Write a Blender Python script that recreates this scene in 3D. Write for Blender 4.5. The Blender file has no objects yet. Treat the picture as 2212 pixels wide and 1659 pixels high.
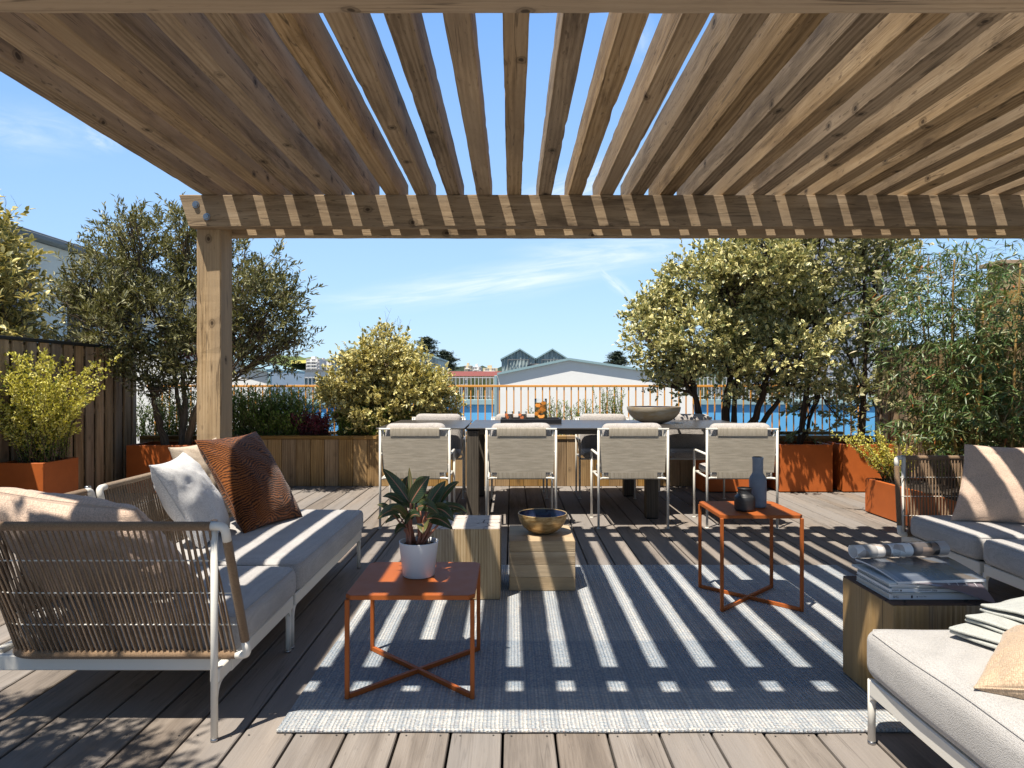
import bpy, math, random
import numpy as np
from mathutils import Vector, Matrix, noise as mnoise

R = math.radians
SC = bpy.context.scene
COL = SC.collection

# ------------------------------------------------------------------ camera, sky, sun, exposure
CAM_H = 1.15
cam_data = bpy.data.cameras.new('camera')
cam_data.lens = 24.0
cam_data.sensor_width = 36.0
cam_data.clip_start = 0.05
cam_data.clip_end = 6000
cam = bpy.data.objects.new('camera', cam_data)
cam.location = (0, 0, CAM_H)
cam.rotation_euler = (R(90), 0, 0)
COL.objects.link(cam)
SC.camera = cam

SUN_DIR = Vector((0.278, 0.32, -1.0)).normalized()          # the way the light travels
TO_SUN = -SUN_DIR
SUN_EL = math.asin(TO_SUN.z)
SUN_ROT = math.atan2(TO_SUN.x, TO_SUN.y)
sun_data = bpy.data.lights.new('sun', 'SUN')
sun_data.energy = 5.0
sun_data.angle = R(0.5)
sun_data.color = (1.0, 0.925, 0.81)
sun = bpy.data.objects.new('sun', sun_data)
sun.rotation_euler = SUN_DIR.to_track_quat('-Z', 'Y').to_euler()
sun.location = (-20, -20, 60)
COL.objects.link(sun)

SC.view_settings.view_transform = 'Standard'
SC.view_settings.look = 'None'
SC.view_settings.exposure = 0.66
SC.view_settings.gamma = 1.0
SC.view_settings.use_curve_mapping = False
SC.cycles.use_denoising = True
SC.cycles.max_bounces = 8
SC.cycles.diffuse_bounces = 2
SC.cycles.transparent_max_bounces = 12


# ------------------------------------------------------------------ node helper
class NG:
    def __init__(s, tree):
        s.t = tree
        tree.nodes.clear()

    def n(s, typ, ins=None, **props):
        nd = s.t.nodes.new('ShaderNode' + typ)
        for k, v in props.items():
            setattr(nd, k, v)
        for k, v in (ins or {}).items():
            s.put(nd.inputs[k], v)
        return nd

    def put(s, sock, v):
        if isinstance(v, bpy.types.NodeSocket):
            s.t.links.new(v, sock)
        elif hasattr(v, '__len__') and sock.type == 'RGBA' and len(v) == 3:
            sock.default_value = (*v, 1)
        else:
            sock.default_value = v

    def math(s, op, a, b=0.0, c=None, clamp=False):
        nd = s.n('Math', {0: a, 1: b}, operation=op, use_clamp=clamp)
        if c is not None:
            s.put(nd.inputs[2], c)
        return nd.outputs[0]

    def mix(s, f, a, b, blend='MIX'):
        nd = s.n('Mix', {0: f, 6: a, 7: b}, data_type='RGBA', blend_type=blend)
        return nd.outputs[2]

    def ramp(s, f, stops, interp='LINEAR'):
        nd = s.n('ValToRGB', {0: f})
        cr = nd.color_ramp
        cr.interpolation = interp
        while len(cr.elements) < len(stops):
            cr.elements.new(0.5)
        for e, (p, c) in zip(cr.elements, stops):
            e.position = p
            e.color = (*c, 1) if hasattr(c, '__len__') else (c, c, c, 1)
        return nd.outputs[0]

    def vmul(s, v, k):
        return s.n('VectorMath', {0: v, 1: k}, operation='MULTIPLY').outputs[0]

    def vadd(s, v, k):
        return s.n('VectorMath', {0: v, 1: k}, operation='ADD').outputs[0]

    def noise(s, vec, scale=1.0, detail=3.0, rough=0.5, dist=0.0):
        return s.n('TexNoise', {'Vector': vec, 'Scale': scale, 'Detail': detail, 'Roughness': rough,
                                'Distortion': dist}).outputs['Fac']

    def attr(s, name):
        return s.n('Attribute', attribute_name=name)

    def bump(s, h, strength=0.3, dist=0.01):
        return s.n('Bump', {'Height': h, 'Strength': strength, 'Distance': dist}).outputs[0]

    def principled(s, **ins):
        return s.n('BsdfPrincipled', {k.replace('_', ' '): v for k, v in ins.items()})

    def out(s, shader, world=False):
        o = s.t.nodes.new('ShaderNodeOutputWorld' if world else 'ShaderNodeOutputMaterial')
        s.t.links.new(shader, o.inputs['Surface'])


# ------------------------------------------------------------------ world: Nishita sky with thin high cloud
world = bpy.data.worlds.new('World')
SC.world = world
world.use_nodes = True
g = NG(world.node_tree)
sky = g.n('TexSky', sky_type='NISHITA', sun_disc=False, sun_elevation=SUN_EL, sun_rotation=SUN_ROT,
          altitude=0.0, air_density=1.15, dust_density=0.25, ozone_density=2.6)
tc = g.n('TexCoord').outputs['Generated']
sep = g.n('SeparateXYZ', {0: tc})
yy = g.math('MAXIMUM', sep.outputs[1], 0.04)
uu = g.math('DIVIDE', sep.outputs[0], yy)
vv = g.math('DIVIDE', sep.outputs[2], yy)
uv = g.n('CombineXYZ', {0: uu, 1: vv, 2: 0.0}).outputs[0]


def streak(px, py, rx, ry, ang, amt):
    """soft elongated patch of cirrus round one direction of the sky"""
    m = g.n('Mapping', {'Vector': g.vadd(uv, (-(px - 1106) / 1475, -(829.5 - py) / 1475, 0)),
                        'Rotation': (0, 0, -R(ang)), 'Scale': (1, 1, 1)}).outputs[0]
    m2 = g.vmul(m, (1475 / rx, 1475 / ry, 0))
    wob = g.n('TexNoise', {'Vector': m2, 'Scale': 0.9, 'Detail': 2.0}).outputs['Color']
    m3 = g.vadd(m2, g.vmul(g.vadd(wob, (-.5, -.5, -.5)), (.9, .9, 0)))
    d = g.n('VectorMath', {0: m3}, operation='LENGTH').outputs['Value']
    k = g.n('MapRange', {0: d, 1: 1.0, 2: 0.0, 3: 0.0, 4: amt}, interpolation_type='SMOOTHSTEP').outputs[0]
    tex = g.noise(g.vmul(m2, (1.1, 1.6, 1)), 1.7, 6.0, .62, .6)
    t2 = g.n('MapRange', {0: tex, 1: 0.30, 2: 0.72, 3: 0.0, 4: 1.0}).outputs[0]
    return g.math('MULTIPLY', k, t2)


acc = None
for args in ((1120, 600, 430, 55, 8, .95), (1330, 545, 260, 60, 4, .8), (1330, 612, 95, 20, -42, .75), (880, 640, 260, 34, 4, .6),
             (50, 280, 260, 90, -10, .35), (215, 300, 70, 40, -30, .45), (1260, 395, 260, 60, 20, .75),
             (1370, 70, 60, 110, 30, .35), (1640, 640, 300, 90, 10, .4)):
    s_ = streak(*args)
    acc = s_ if acc is None else g.math('MAXIMUM', acc, s_)
# clear air: pale horizon ahead, deep blue above; overhead and behind darkened to cut fill
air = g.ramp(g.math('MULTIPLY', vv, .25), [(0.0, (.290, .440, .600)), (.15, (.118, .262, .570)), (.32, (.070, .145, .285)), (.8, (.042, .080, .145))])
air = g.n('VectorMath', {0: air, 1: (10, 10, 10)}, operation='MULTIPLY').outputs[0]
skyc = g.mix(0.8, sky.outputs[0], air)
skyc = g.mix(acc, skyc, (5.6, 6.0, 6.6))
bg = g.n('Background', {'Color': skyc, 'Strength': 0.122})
g.out(bg.outputs[0], world=True)


# ------------------------------------------------------------------ mesh builder
CORN = [(sx, sy, sz) for sx in (-1, 1) for sy in (-1, 1) for sz in (-1, 1)]


def _chamfer_topology():
    idx = lambda k, a: k * 3 + a
    pos = np.zeros((24, 3))
    for k, c in enumerate(CORN):
        for a in range(3):
            p = [c[i] * (1.0 if i == a else 0.9) for i in range(3)]
            pos[idx(k, a)] = p
    f4, f3 = [], []
    for a in range(3):
        b, c = (a + 1) % 3, (a + 2) % 3
        for s in (-1, 1):
            order = [(-1, -1), (1, -1), (1, 1), (-1, 1)]
            q = []
            for sb, sc_ in order:
                t = [0, 0, 0]
                t[a], t[b], t[c] = s, sb, sc_
                q.append(idx(CORN.index(tuple(t)), a))
            f4.append(q)
        for sb in (-1, 1):
            for sc_ in (-1, 1):
                t0, t1 = [0, 0, 0], [0, 0, 0]
                t0[a], t1[a] = -1, 1
                t0[b] = t1[b] = sb
                t0[c] = t1[c] = sc_
                k0, k1 = CORN.index(tuple(t0)), CORN.index(tuple(t1))
                f4.append([idx(k0, b), idx(k1, b), idx(k1, c), idx(k0, c)])
    for k in range(8):
        f3.append([idx(k, 0), idx(k, 1), idx(k, 2)])

    def orient(fs):
        o = []
        for f in fs:
            p = pos[f]
            nrm = np.cross(p[1] - p[0], p[2] - p[0])
            o.append(f if np.dot(nrm, p.mean(0)) > 0 else f[::-1])
        return np.array(o)
    return orient(f4), orient(f3)


BOX4, BOX3 = _chamfer_topology()
BOX_C = np.array(CORN, float).repeat(3, 0)
BOX_A = np.tile(np.arange(3), 8)
_rs = np.random.RandomState(7)


class MB:
    """collects pieces and links them as ONE mesh object"""

    def __init__(s):
        s.v, s.f, s.g, s.r, s.n = [], [], [], [], 0

    def add(s, v, faces, g=None, rnd=None, smooth=False, mat=0):
        v = np.asarray(v, float).reshape(-1, 3)
        if g is None:
            g = v
        if rnd is None:
            rnd = _rs.rand()
        r = np.broadcast_to(np.asarray(rnd, float), (len(v),))
        s.v.append(v)
        s.g.append(np.asarray(g, float).reshape(-1, 3))
        s.r.append(r)
        if not isinstance(faces, (list, tuple)) or (len(faces) and not isinstance(faces[0], np.ndarray)):
            faces = [np.asarray(faces)]
        for fa in faces:
            if len(fa):
                s.f.append((np.asarray(fa, int) + s.n, smooth, mat))
        s.n += len(v)

    def box(s, lo, hi, bevel=0.003, grain=0, rnd=None, mat=0, m=None):
        lo, hi = np.minimum(lo, hi).astype(float), np.maximum(lo, hi).astype(float)
        c, h = (lo + hi) / 2, (hi - lo) / 2
        b = min(bevel, h.min() * .45)
        off = np.full((24, 3), b)
        off[np.arange(24), BOX_A] = 0
        v = c + BOX_C * (h - off)
        o = [grain, (grain + 1) % 3, (grain + 2) % 3]
        gg = v[:, o] + _rs.rand(3) * 20
        if m is not None:
            v = np.array([m @ Vector(p) for p in v])
        s.add(v, [BOX4, BOX3], gg, rnd, False, mat)

    def tube(s, path, rad, sides=8, caps=True, rnd=None, mat=0, smooth=True, closed=False):
        P = np.asarray(path, float)
        n = len(P)
        rad = np.broadcast_to(np.asarray(rad, float), (n,))
        T = np.zeros_like(P)
        if closed:
            T = np.roll(P, -1, 0) - np.roll(P, 1, 0)
        else:
            T[1:-1] = P[2:] - P[:-2]
            T[0], T[-1] = P[1] - P[0], P[-1] - P[-2]
        T /= np.linalg.norm(T, axis=1)[:, None] + 1e-12
        up = np.array([0, 0, 1.0]) if abs(T[0][2]) < .9 else np.array([1.0, 0, 0])
        u = np.cross(T[0], up)
        u /= np.linalg.norm(u)
        ang = np.arange(sides) * 2 * math.pi / sides
        ca, sa = np.cos(ang), np.sin(ang)
        rings = np.zeros((n, sides, 3))
        L = np.concatenate([[0], np.cumsum(np.linalg.norm(np.diff(P, axis=0), axis=1))])
        for i in range(n):
            u = u - T[i] * np.dot(u, T[i])
            u /= np.linalg.norm(u) + 1e-12
            w = np.cross(T[i], u)
            rings[i] = P[i] + rad[i] * (ca[:, None] * u + sa[:, None] * w)
        gg = np.zeros((n, sides, 3))
        gg[..., 0] = L[:, None]
        gg[..., 1] = ca * rad[:, None]
        gg[..., 2] = sa * rad[:, None]
        gg += _rs.rand(3) * 10
        s.grid(rings, closed_v=True, closed_u=closed, g=gg, rnd=rnd, mat=mat, smooth=smooth, flip=False)
        if caps and not closed:
            b = s.n - n * sides
            s.f.append((np.array([list(range(sides))[::-1]]) + b, False, mat))
            s.f.append((np.array([list(range(sides))]) + b + (n - 1) * sides, False, mat))

    def grid(s, Pts, closed_u=False, closed_v=False, g=None, rnd=None, mat=0, smooth=True, flip=False):
        nu, nv = Pts.shape[:2]
        iu = np.arange(nu if closed_u else nu - 1)
        iv = np.arange(nv if closed_v else nv - 1)
        A, B = np.meshgrid(iu, iv, indexing='ij')
        A, B = A.ravel(), B.ravel()
        A1, B1 = (A + 1) % nu, (B + 1) % nv
        q = np.stack([A * nv + B, A * nv + B1, A1 * nv + B1, A1 * nv + B], 1)
        if flip:
            q = q[:, ::-1]
        s.add(Pts.reshape(-1, 3), [q], None if g is None else g.reshape(-1, 3), rnd, smooth, mat)

    def lathe(s, prof, c=(0, 0, 0), n=40, rnd=None, mat=0, smooth=True, a0=0.0):
        prof = np.asarray(prof, float)
        a = a0 + np.arange(n) * 2 * math.pi / n
        P = np.zeros((len(prof), n, 3))
        P[..., 0] = c[0] + prof[:, 0, None] * np.cos(a)
        P[..., 1] = c[1] + prof[:, 0, None] * np.sin(a)
        P[..., 2] = c[2] + prof[:, 1, None]
        s.grid(P, closed_v=True, rnd=rnd, mat=mat, smooth=smooth, flip=True)

    def prism(s, poly, axis, t0, t1, rnd=None, mat=0):
        """polygon in the two axes after `axis`, extruded along it"""
        b, c = [i for i in range(3) if i != axis]
        n = len(poly)
        v = np.zeros((2 * n, 3))
        for k, t in enumerate((t0, t1)):
            v[k * n:(k + 1) * n, axis] = t
            v[k * n:(k + 1) * n, b] = [p[0] for p in poly]
            v[k * n:(k + 1) * n, c] = [p[1] for p in poly]
        side = np.array([[i, (i + 1) % n, n + (i + 1) % n, n + i] for i in range(n)])
        s.add(v, [side, np.array([list(range(n))[::-1]]), np.array([list(range(n, 2 * n))])], None, rnd, False, mat)

    def build(s, name, mats, parent=None, fix=False):
        me = bpy.data.meshes.new(name)
        V = np.concatenate(s.v)
        me.vertices.add(len(V))
        me.vertices.foreach_set('co', V.ravel())
        lv = np.concatenate([f.ravel() for f, _, _ in s.f])
        me.loops.add(len(lv))
        me.loops.foreach_set('vertex_index', lv.astype(np.int32))
        tot = np.concatenate([np.full(len(f), f.shape[1]) for f, _, _ in s.f])
        me.polygons.add(len(tot))
        me.polygons.foreach_set('loop_start', np.concatenate([[0], np.cumsum(tot)[:-1]]).astype(np.int32))
        me.polygons.foreach_set('use_smooth', np.concatenate([np.full(len(f), sm) for f, sm, _ in s.f]))
        me.polygons.foreach_set('material_index',
                                np.concatenate([np.full(len(f), mt) for f, _, mt in s.f]).astype(np.int32))
        a = me.attributes.new('gco', 'FLOAT_VECTOR', 'POINT')
        a.data.foreach_set('vector', np.concatenate(s.g).astype(np.float32).ravel())
        a = me.attributes.new('rnd', 'FLOAT', 'POINT')
        a.data.foreach_set('value', np.concatenate(s.r).astype(np.float32))
        me.update(calc_edges=True)
        if fix:
            import bmesh
            bm = bmesh.new()
            bm.from_mesh(me)
            bmesh.ops.recalc_face_normals(bm, faces=bm.faces)
            bm.to_mesh(me)
            bm.free()
        for m_ in (mats if isinstance(mats, (list, tuple)) else [mats]):
            me.materials.append(m_)
        o = bpy.data.objects.new(name, me)
        COL.objects.link(o)
        if parent is not None:
            o.parent = parent
            o.location = -wloc(parent)
        return o


def wloc(o):
    v = Vector((0, 0, 0))
    while o is not None:
        v = v + o.location
        o = o.parent
    return v


def tag(o, label, cat, group=None):
    o['label'] = label
    o['category'] = cat
    if group:
        o['group'] = group
    return o


def thing(name, label, cat, loc=(0, 0, 0), group=None):
    o = bpy.data.objects.new(name, None)
    o.empty_display_size = 0.1
    o.location = loc
    COL.objects.link(o)
    return tag(o, label, cat, group)


def struct(o, kind='structure'):
    o['kind'] = kind
    return o


def dup(root, loc, rotz=0.0, label=None):
    r = root.copy()
    COL.objects.link(r)
    r.location = loc
    r.rotation_euler = (0, 0, rotz)
    if label:
        r['label'] = label
    for ch in list(root.children):
        c = ch.copy()
        COL.objects.link(c)
        c.parent = r
        for sub in list(ch.children):
            d = sub.copy()
            COL.objects.link(d)
            d.parent = c
    return r


def W(px, py, Y):
    """photo measurement (2212 x 1659 grid) at distance Y -> metres"""
    return np.array([(px - 1106) * Y / 1475, Y, CAM_H + (829.5 - py) * Y / 1475])


def fillet(pts, r, n=6):
    """polyline with its inner corners rounded"""
    pts = [np.asarray(p, float) for p in pts]
    out = [pts[0]]
    for a, b, c in zip(pts[:-2], pts[1:-1], pts[2:]):
        d0, d1 = a - b, c - b
        l0, l1 = np.linalg.norm(d0), np.linalg.norm(d1)
        k = min(r, l0 * .49, l1 * .49)
        p0, p1 = b + d0 / l0 * k, b + d1 / l1 * k
        for t in np.linspace(0, 1, n):
            out.append((1 - t) ** 2 * p0 + 2 * t * (1 - t) * b + t * t * p1)
    out.append(pts[-1])
    return np.array(out)


def unit(a):
    a = np.asarray(a, float)
    return a / (np.linalg.norm(a, axis=-1, keepdims=True) + 1e-12)


def resample(P, n):
    P = np.asarray(P, float)
    L = np.concatenate([[0], np.cumsum(np.linalg.norm(np.diff(P, axis=0), axis=1))])
    t = np.linspace(0, L[-1], n)
    return np.stack([np.interp(t, L, P[:, k]) for k in range(3)], 1)

# ------------------------------------------------------------------ materials
def newmat(name):
    m = bpy.data.materials.new(name)
    m.use_nodes = True
    return m, NG(m.node_tree)


def plain(name, col, rough=.5, metal=0.0, noise_amt=.12, nscale=9.0, bump=0.0, bscale=60.0, spec=.5):
    m, g = newmat(name)
    co = g.n('TexCoord').outputs['Object']
    n1 = g.noise(co, nscale, 4.0, .6)
    c = g.mix(n1, tuple(x * (1 - noise_amt) for x in col), tuple(min(1, x * (1 + noise_amt)) for x in col))
    rr = g.n('MapRange', {0: g.noise(co, nscale * 2.3, 3.0), 3: rough * .85, 4: min(1, rough * 1.15)}).outputs[0]
    p = g.principled(Base_Color=c, Roughness=rr, Metallic=metal, Specular_IOR_Level=spec)
    if bump:
        g.put(p.inputs['Normal'], g.bump(g.noise(co, bscale, 3.0), bump, .004))
    g.out(p.outputs[0])
    return m


def wood(name, dark, mid, light, stain=(.06, .035, .02), stain_amt=.6, knot=.85, rough=.75, bump=.35, fine=1.0,
         grey=None, kscale=(4.0, 6.0), tone=.36, checks=0.0):
    m, g = newmat(name)
    gc = g.attr('gco').outputs['Vector']
    rn = g.attr('rnd').outputs['Fac']
    n1 = g.noise(g.vmul(gc, (1.2 * fine, 16 * fine, 16 * fine)), 1.0, 5.0, .6, .6)
    n2 = g.noise(g.vmul(gc, (7 * fine, 170 * fine, 170 * fine)), 1.0, 3.0, .6)
    wv = g.n('TexWave', {'Vector': g.vmul(gc, (.7 * fine, 9 * fine, 9 * fine)), 'Scale': 1.5, 'Distortion': 6.0,
                         'Detail': 3.0, 'Detail Scale': 1.3}, wave_type='BANDS', bands_direction='Y').outputs['Fac']
    f = g.math('ADD', g.math('MULTIPLY', n1, .55), g.math('MULTIPLY', n2, .30))
    f = g.math('ADD', f, g.math('MULTIPLY', wv, .15))
    c = g.ramp(f, [(.30, dark), (.5, mid), (.70, light)])
    st = g.noise(g.vmul(gc, (1.3, 7, 7)), 1.0, 6.0, .68, .4)
    c = g.mix(g.math('MULTIPLY', g.ramp(st, [(.50, 0.0), (.70, 1.0)]), stain_amt), c, stain)
    sp = g.noise(g.vmul(gc, (16, 60, 60)), 1.0, 2.0, .5)
    c = g.mix(g.math('MULTIPLY', g.ramp(sp, [(.64, 0.0), (.72, 1.0)]), stain_amt * .75), c, stain)
    if grey is not None:
        gn = g.noise(g.vmul(gc, (.8, 4, 4)), 1.3, 3.0)
        c = g.mix(g.ramp(g.math('ADD', gn, g.math('MULTIPLY', g.math('SUBTRACT', rn, .5), .35)),
                         [(.45, 0.0), (.68, .75)]), c, grey)
    if knot:
        sx = g.n('SeparateXYZ', {0: gc})
        kv = g.n('CombineXYZ', {0: g.math('MULTIPLY', sx.outputs[0], kscale[0]),
                                1: g.math('MULTIPLY', g.math('ADD', sx.outputs[1], sx.outputs[2]), kscale[1]), 2: 0.0}).outputs[0]
        kv = g.vadd(kv, g.vmul(g.n('TexNoise', {'Vector': g.vmul(gc, (30, 30, 30)), 'Scale': 1.0}).outputs['Color'], (.07, .07, 0)))
        vo = g.n('TexVoronoi', {'Vector': kv, 'Scale': 1.0, 'Randomness': 1.0}, voronoi_dimensions='2D')
        k = g.ramp(vo.outputs['Distance'], [(0.0, 1.0), (.045, .95), (.065, .40), (.11, .55), (.125, .15), (.17, 0.0)])
        sel = g.ramp(g.n('SeparateColor', {0: vo.outputs['Color']}).outputs[0], [(.74, 0.0), (.78, 1.0)])
        c = g.mix(g.math('MULTIPLY', g.math('MULTIPLY', k, sel), knot), c, tuple(x * .55 for x in stain))
    if checks:
        # drying checks: thin dark splits that run with the grain
        ck = g.noise(g.vmul(gc, (.7, 22, 22)), 1.0, 2.0, .5, .3)
        cm = g.noise(g.vmul(gc, (1.1, 5, 5)), 1.7, 2.0)
        line = g.ramp(g.math('ABSOLUTE', g.math('SUBTRACT', ck, .5)), [(.004, 1.0), (.013, 0.0)])
        c = g.mix(g.math('MULTIPLY', g.math('MULTIPLY', line, g.ramp(cm, [(.46, 0.0), (.56, 1.0)])), checks), c, tuple(x * .35 for x in stain))
    val = g.n('MapRange', {0: rn, 3: 1 - tone / 2, 4: 1 + tone / 2}).outputs[0]
    sat = g.n('MapRange', {0: g.math('FRACT', g.math('MULTIPLY', rn, 7.31)), 3: .82, 4: 1.15}).outputs[0]
    c = g.n('HueSaturation', {'Saturation': sat, 'Value': val, 'Color': c}).outputs[0]
    h = g.math('ADD', g.math('MULTIPLY', n2, .6), g.math('MULTIPLY', n1, .7))
    p = g.principled(Base_Color=c, Roughness=rough, Normal=g.bump(h, bump, .006), Specular_IOR_Level=.3)
    g.out(p.outputs[0])
    return m


def fabric(name, c1, c2, scale=260.0, rough=.95, bump=.5, fleck=.5, big=.08):
    m, g = newmat(name)
    co = g.attr('gco').outputs['Vector']
    v = g.n('TexVoronoi', {'Vector': co, 'Scale': scale, 'Randomness': .55})
    f = v.outputs['Distance']
    cr = g.n('SeparateColor', {0: v.outputs['Color']}).outputs[0]
    c = g.mix(g.math('MULTIPLY', cr, fleck), c1, c2)
    c = g.mix(g.ramp(f, [(.35, 0.0), (.75, .55)]), c, tuple(x * .55 for x in c2))
    n = g.noise(co, 5.0, 4.0, .6)
    c = g.n('HueSaturation', {'Value': g.n('MapRange', {0: n, 1: .3, 2: .7, 3: 1 - big, 4: 1 + big}).outputs[0],
                              'Color': c}).outputs[0]
    h = g.math('SUBTRACT', g.math('MULTIPLY', g.noise(co, 16.0, 3.0), .6), f)
    p = g.principled(Base_Color=c, Roughness=rough, Normal=g.bump(h, bump, .003), Specular_IOR_Level=.15,
                     Sheen_Weight=.25, Sheen_Roughness=.5)
    g.out(p.outputs[0])
    return m


def leafmat(name, pal, edge=None, edge_amt=0.0, rough=.42, transl=.22, tcol=None, spec=.5):
    """palette picked per leaf; pale margin along the leaf's rim for variegated kinds"""
    m, g = newmat(name)
    rn = g.attr('rnd').outputs['Fac']
    sp = g.n('SeparateXYZ', {0: g.attr('gco').outputs['Vector']})
    c = g.ramp(rn, pal)
    if edge is not None:
        e = g.math('ADD', sp.outputs[1], g.math('MULTIPLY', g.math('SUBTRACT', sp.outputs[2], .5), edge_amt))
        c = g.mix(g.ramp(e, [(.42, 0.0), (.62, 1.0)]), c, edge)
    d = g.principled(Base_Color=c, Roughness=rough, Specular_IOR_Level=spec)
    t = g.n('BsdfTranslucent', {'Color': g.mix(.5, c, tcol or (.35, .42, .04))})
    mx = g.n('MixShader', {0: transl, 1: d.outputs[0], 2: t.outputs[0]})
    g.out(mx.outputs[0])
    return m


M = {}
M['pergola'] = wood('pergola_wood', (.20, .134, .072), (.38, .268, .155), (.505, .38, .245), stain=(.075, .046, .026),
                    stain_amt=.75, knot=.95, rough=.8, bump=.5, grey=(.31, .23, .148), checks=.55, kscale=(4.0, 5.5), tone=.62)
M['deck'] = wood('deck_wood', (.145, .12, .10), (.225, .19, .16), (.295, .255, .22), stain=(.095, .08, .07),
                 stain_amt=.38, knot=.2, rough=.82, bump=.6, grey=(.215, .195, .18), tone=.20, checks=.35)
M['clad'] = wood('cladding_wood', (.16, .088, .03), (.36, .215, .085), (.50, .325, .15), stain=(.15, .10, .055),
                 stain_amt=.5, knot=.6, rough=.7, bump=.4, grey=(.34, .225, .11), tone=.45)
M['fence'] = wood('fence_wood', (.21, .14, .078), (.40, .275, .165), (.50, .36, .235), stain=(.07, .045, .025),
                  stain_amt=.4, knot=.5, rough=.7, bump=.4, tone=.5)
M['block'] = wood('block_wood', (.27, .175, .085), (.47, .34, .195), (.63, .50, .325), stain=(.25, .165, .09),
                  stain_amt=.45, knot=.35, rough=.75, bump=.5, fine=1.4, grey=(.43, .32, .19), tone=.2)
M['block_dark'] = wood('dark_block_wood', (.19, .11, .042), (.39, .25, .115), (.54, .39, .22), stain=(.13, .10, .075),
                       stain_amt=.5, knot=.35, rough=.75, bump=.5, fine=1.2, grey=(.34, .25, .155), tone=.25, checks=.6)
M['dark'] = plain('dark_gap', (.012, .011, .010), .9)
M['screw'] = plain('dull_screw', (.10, .095, .09), .5, metal=.6)
M['soil'] = plain('soil', (.035, .024, .016), .95, noise_amt=.6, nscale=40, bump=1.0, bscale=90)
M['corten'] = plain('rust_orange_paint', (.47, .118, .026), .5, noise_amt=.26, nscale=6, bump=.06, bscale=30, spec=.3)
M['rust'] = plain('rust_table_paint', (.36, .095, .020), .55, noise_amt=.12, nscale=8, bump=.05, bscale=200, spec=.25)
M['white_metal'] = plain('white_metal', (.74, .71, .64), .38, noise_amt=.04, nscale=12)
M['chrome'] = plain('bright_steel', (.40, .40, .41), .28, metal=1.0, noise_amt=.1, nscale=40)
M['seat'] = fabric('grey_seat_fabric', (.56, .535, .51), (.40, .385, .375), 330, fleck=.7)
M['daybed'] = fabric('pale_seat_fabric', (.53, .51, .485), (.39, .375, .36), 330, fleck=.7)
M['beige'] = fabric('beige_pillow_fabric', (.72, .54, .42), (.56, .41, .31), 240, bump=.7)
M['sand'] = fabric('sand_pillow_fabric', (.60, .45, .31), (.44, .31, .20), 210, bump=.8)
M['cream'] = fabric('cream_pillow_fabric', (.80, .66, .50), (.66, .53, .39), 240, bump=.7)
M['white_cloth'] = fabric('white_pillow_fabric', (.80, .79, .78), (.68, .67, .66), 240, bump=.6, fleck=.5)
M['chair_cloth'] = fabric('chair_cushion_fabric', (.54, .50, .465), (.38, .35, .325), 130, bump=.9, fleck=.6)
M['throw'] = fabric('grey_throw_fabric', (.50, .51, .475), (.43, .44, .41), 300, bump=.3, fleck=.5, big=.04)
M['rope'] = fabric('brown_rope', (.36, .24, .145), (.20, .125, .07), 520, bump=.5, fleck=.9)
M['rope_light'] = fabric('tan_rope', (.38, .28, .185), (.22, .155, .10), 520, bump=.5, fleck=.9)


def sling_mat(name, ax):
    m, g = newmat(name)
    co = g.attr('gco').outputs['Vector']
    w = g.n('TexWave', {'Vector': g.vmul(co, (1, 1, 1)), 'Scale': 62.0, 'Distortion': .8, 'Detail': 2.0,
                        'Detail Scale': 3.0}, wave_type='BANDS', bands_direction=ax).outputs['Fac']
    nz = g.noise(g.vmul(co, (8, 8, 90) if ax == 'Z' else (90, 8, 8)), 1.0, 4.0, .6)
    f = g.math('ADD', g.math('MULTIPLY', w, .40), g.math('MULTIPLY', nz, .60))
    k = 1.0 if ax == 'Z' else .72
    c = g.ramp(f, [(.28, (.26, .225, .17)), (.5, (.53, .465, .37)), (.8, (.66, .60, .50))])
    c = g.mix(1.0, c, (k, k, k), 'MULTIPLY')
    p = g.principled(Base_Color=c, Roughness=.8, Normal=g.bump(f, .5, .003), Specular_IOR_Level=.3)
    g.out(p.outputs[0])
    return m


M['sling'] = sling_mat('woven_sling', 'Z')
M['sling_wrap'] = sling_mat('woven_wrap', 'X')


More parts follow.
